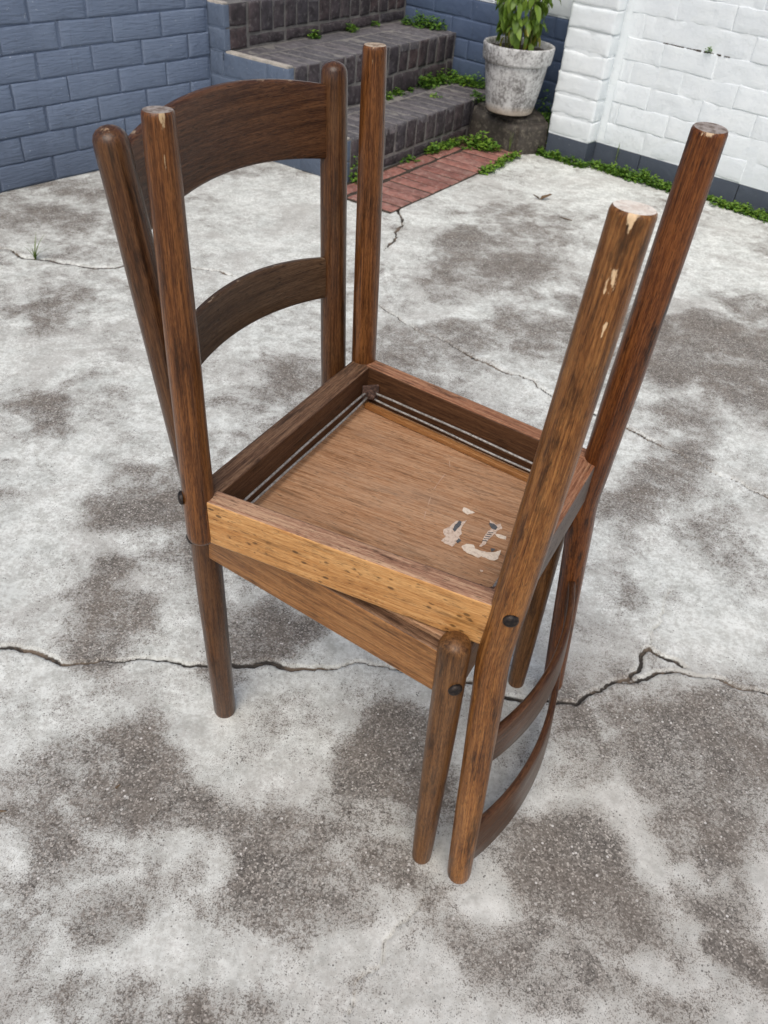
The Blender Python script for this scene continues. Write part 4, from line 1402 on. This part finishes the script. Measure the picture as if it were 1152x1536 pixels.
GREY = {'b1': [(-0.0633, -0.0012), (-0.0669, -0.0017), (-0.0682, -0.0117), (-0.0671, -0.0222), (-0.0635, -0.0198), (-0.0624, -0.0097)],
        'b2': [(-0.0759, -0.0297), (-0.0801, -0.0316), (-0.0787, -0.0381), (-0.0752, -0.0358)],
        'c1': [(-0.095, 0.0151), (-0.1006, 0.0169), (-0.107, 0.0133), (-0.1067, 0.0082), (-0.1016, 0.0077)],
        'e1': [(-0.1143, -0.0247), (-0.1191, -0.0224), (-0.1177, -0.0298)]}


def scrap(poly, z, th, mat, seed):
    rs = random.Random(seed)
    p = []
    for (a, b) in zip(poly, poly[1:] + poly[:1]):
        L = math.hypot(b[0] - a[0], b[1] - a[1])
        k = max(1, int(L / .0025))
        for i in range(k):
            t = i / k
            j = .0006 if i else 0
            p.append((a[0] + (b[0] - a[0]) * t + rs.uniform(-j, j), a[1] + (b[1] - a[1]) * t + rs.uniform(-j, j)))
    m = MB()
    n = len(p)
    v = [(x, y, z - th) for x, y in p] + [(x, y, z) for x, y in p]
    fs = [tuple(range(n))] + [(i, (i + 1) % n, n + (i + 1) % n, n + i) for i in range(n)]
    m.add(v, fs, 0, False)
    o = m.obj('paper_scrap', mat, panel)
    return o


for k, pl in SCR.items():
    scrap(pl, .4380, .0006, M['paper_white'] if k in 'ade' else M['paper'], ord(k))
for k, pl in GREY.items():
    scrap(pl, .43735, .0004, M['paper_grey'], ord(k[1]))
# printed bars left on the torn scrap
for i in range(5):
    t = i / 4
    c = np.array([-.1035, .0005]) * (1 - t) + np.array([-.1035, -.0165]) * t
    d_ = np.array([-.9, .42])
    n_ = np.array([.42, .9]) * .0006
    a, b = c - d_ * .0030, c + d_ * .0030
    scrap([tuple(a - n_), tuple(b - n_), tuple(b + n_), tuple(a + n_)], .43735, .0003, M['paper_grey'], 50 + i)

def scuff(pts, w, seed):
    rs = random.Random(seed)
    up_, dn = [], []
    P_ = [np.array(p) for p in pts]
    for i, p in enumerate(P_):
        d_ = P_[min(i + 1, len(P_) - 1)] - P_[max(i - 1, 0)]
        n_ = np.array([-d_[1], d_[0]]) / np.linalg.norm(d_)
        k = w * rs.uniform(.3, 1.2) * (.3 if i in (0, len(P_) - 1) else 1)
        up_.append(tuple(p + n_ * k))
        dn.append(tuple(p - n_ * k))
    poly = up_ + dn[::-1]
    m = MB()
    nn = len(pts)
    z = .4379
    v = [(x, y, z) for x, y in up_ + dn]
    m.add(v, [(i, i + 1, nn + i + 1, nn + i) for i in range(nn - 1)], 0, False)
    return m.obj('scuff', M['scuff'], panel)


def bez(pts, k=4):
    out_ = []
    for a, b in zip(pts, pts[1:]):
        out_ += [tuple(np.array(a) + (np.array(b) - np.array(a)) * i / k) for i in range(k)]
    return out_ + [pts[-1]]


sc_ = [(-.0020, .100), (-.0095, 0.0863), (-.010, .058), (-.0115, 0.0339), (-.018, .008), (-.0232, -0.0113), (-.029, -.0279)]
full = bez(sc_)
for a_, b_ in ((0, 5), (6, 13), (14, 18), (19, 24)):
    q_ = [(x, y, ) for x, y in full[a_:b_]]
    scuff(q_, .0007, a_)

# corner nut plates and the doubled tie wire inside the seat frame
zw = (.4150, .4255)
cor = [(.150, -.150, 1, -1), (.147, .1505, 1, 1), (-.143, .119, -1, 1), (-.143, -.117, -1, -1)]
for x, y, sx, sy in cor:
    dv = Vector((-sx, -sy, 0)).normalized()
    br = bpy.data.objects.new('corner_plate', None)
    m = MB()
    plain_box(m, -.0115, .0115, -.0105, .0105, -.002, .0025)
    br = m.obj('corner_plate', M['rust'], chB)
    br.location = (x + sx * .001, y + sy * .001, .4165)
    br.rotation_euler = (dv.to_track_quat('Z', 'Y')).to_euler()
    m = MB()
    n = 6
    hexv = [(.0068 * math.cos(k * math.pi / 3 + .3), .0068 * math.sin(k * math.pi / 3 + .3), h) for h in (.0025, .0085) for k in range(6)]
    m.add(hexv, [(k, (k + 1) % 6, 6 + (k + 1) % 6, 6 + k) for k in range(6)] + [tuple(range(6, 12))], 0, False)
    rod = [(.0034 * math.cos(k * math.pi / 5), .0034 * math.sin(k * math.pi / 5), h) for h in (.0085, .0150) for k in range(10)]
    m.add(rod, [(k, (k + 1) % 10, 10 + (k + 1) % 10, 10 + k) for k in range(10)] + [tuple(range(10, 20))], 0, True)
    m.obj('nut', M['rust'], br)
for j, z in enumerate(zw):
    loop = [(.1515 - j * .003, -.1505 + .003 * j), (.1525 - j * .003, .1545 - .003 * j), (-.1475 + j * .003, .1225 - .003 * j), (-.1475 + j * .003, -.120 + .003 * j)]
    for a, b in zip(loop, loop[1:] + loop[:1]):
        m = MB()
        a_, b_ = np.array([*a, z]), np.array([*b, z])
        pts = []
        for t in np.linspace(0, 1, 16):
            q = a_ + (b_ - a_) * t
            q = q + np.array([0, 0, (.0006 * math.sin(t * 9 + j * 2))])
            # wires pinch together where they pass the corner bolts
            pin = max(0, 1 - min(t, 1 - t) / .10)
            q[2] += (1 if j == 0 else -1) * .0022 * pin
            pts.append(q)
        sweep(m, pts, [.00165] * 16, 8, 'open', 'open', ref=(0, 0, 1))
        m.obj('wire', M['wire'], chB)
# thin ledge strip under the wires on the far side
m = MB()
hexa(m, [(.150, .148, .4305), (-.145, .1185, .4305), (-.145, .1105, .4305), (.150, .140, .4305), (.150, .150, .4375), (-.145, .1205, .4375), (-.145, .1105, .4375), (.150, .140, .4375)], (1, 0.1, 0), lambda n: 0, .001, 91)
m.obj('seat_ledge', M['rail_mid'], chB)
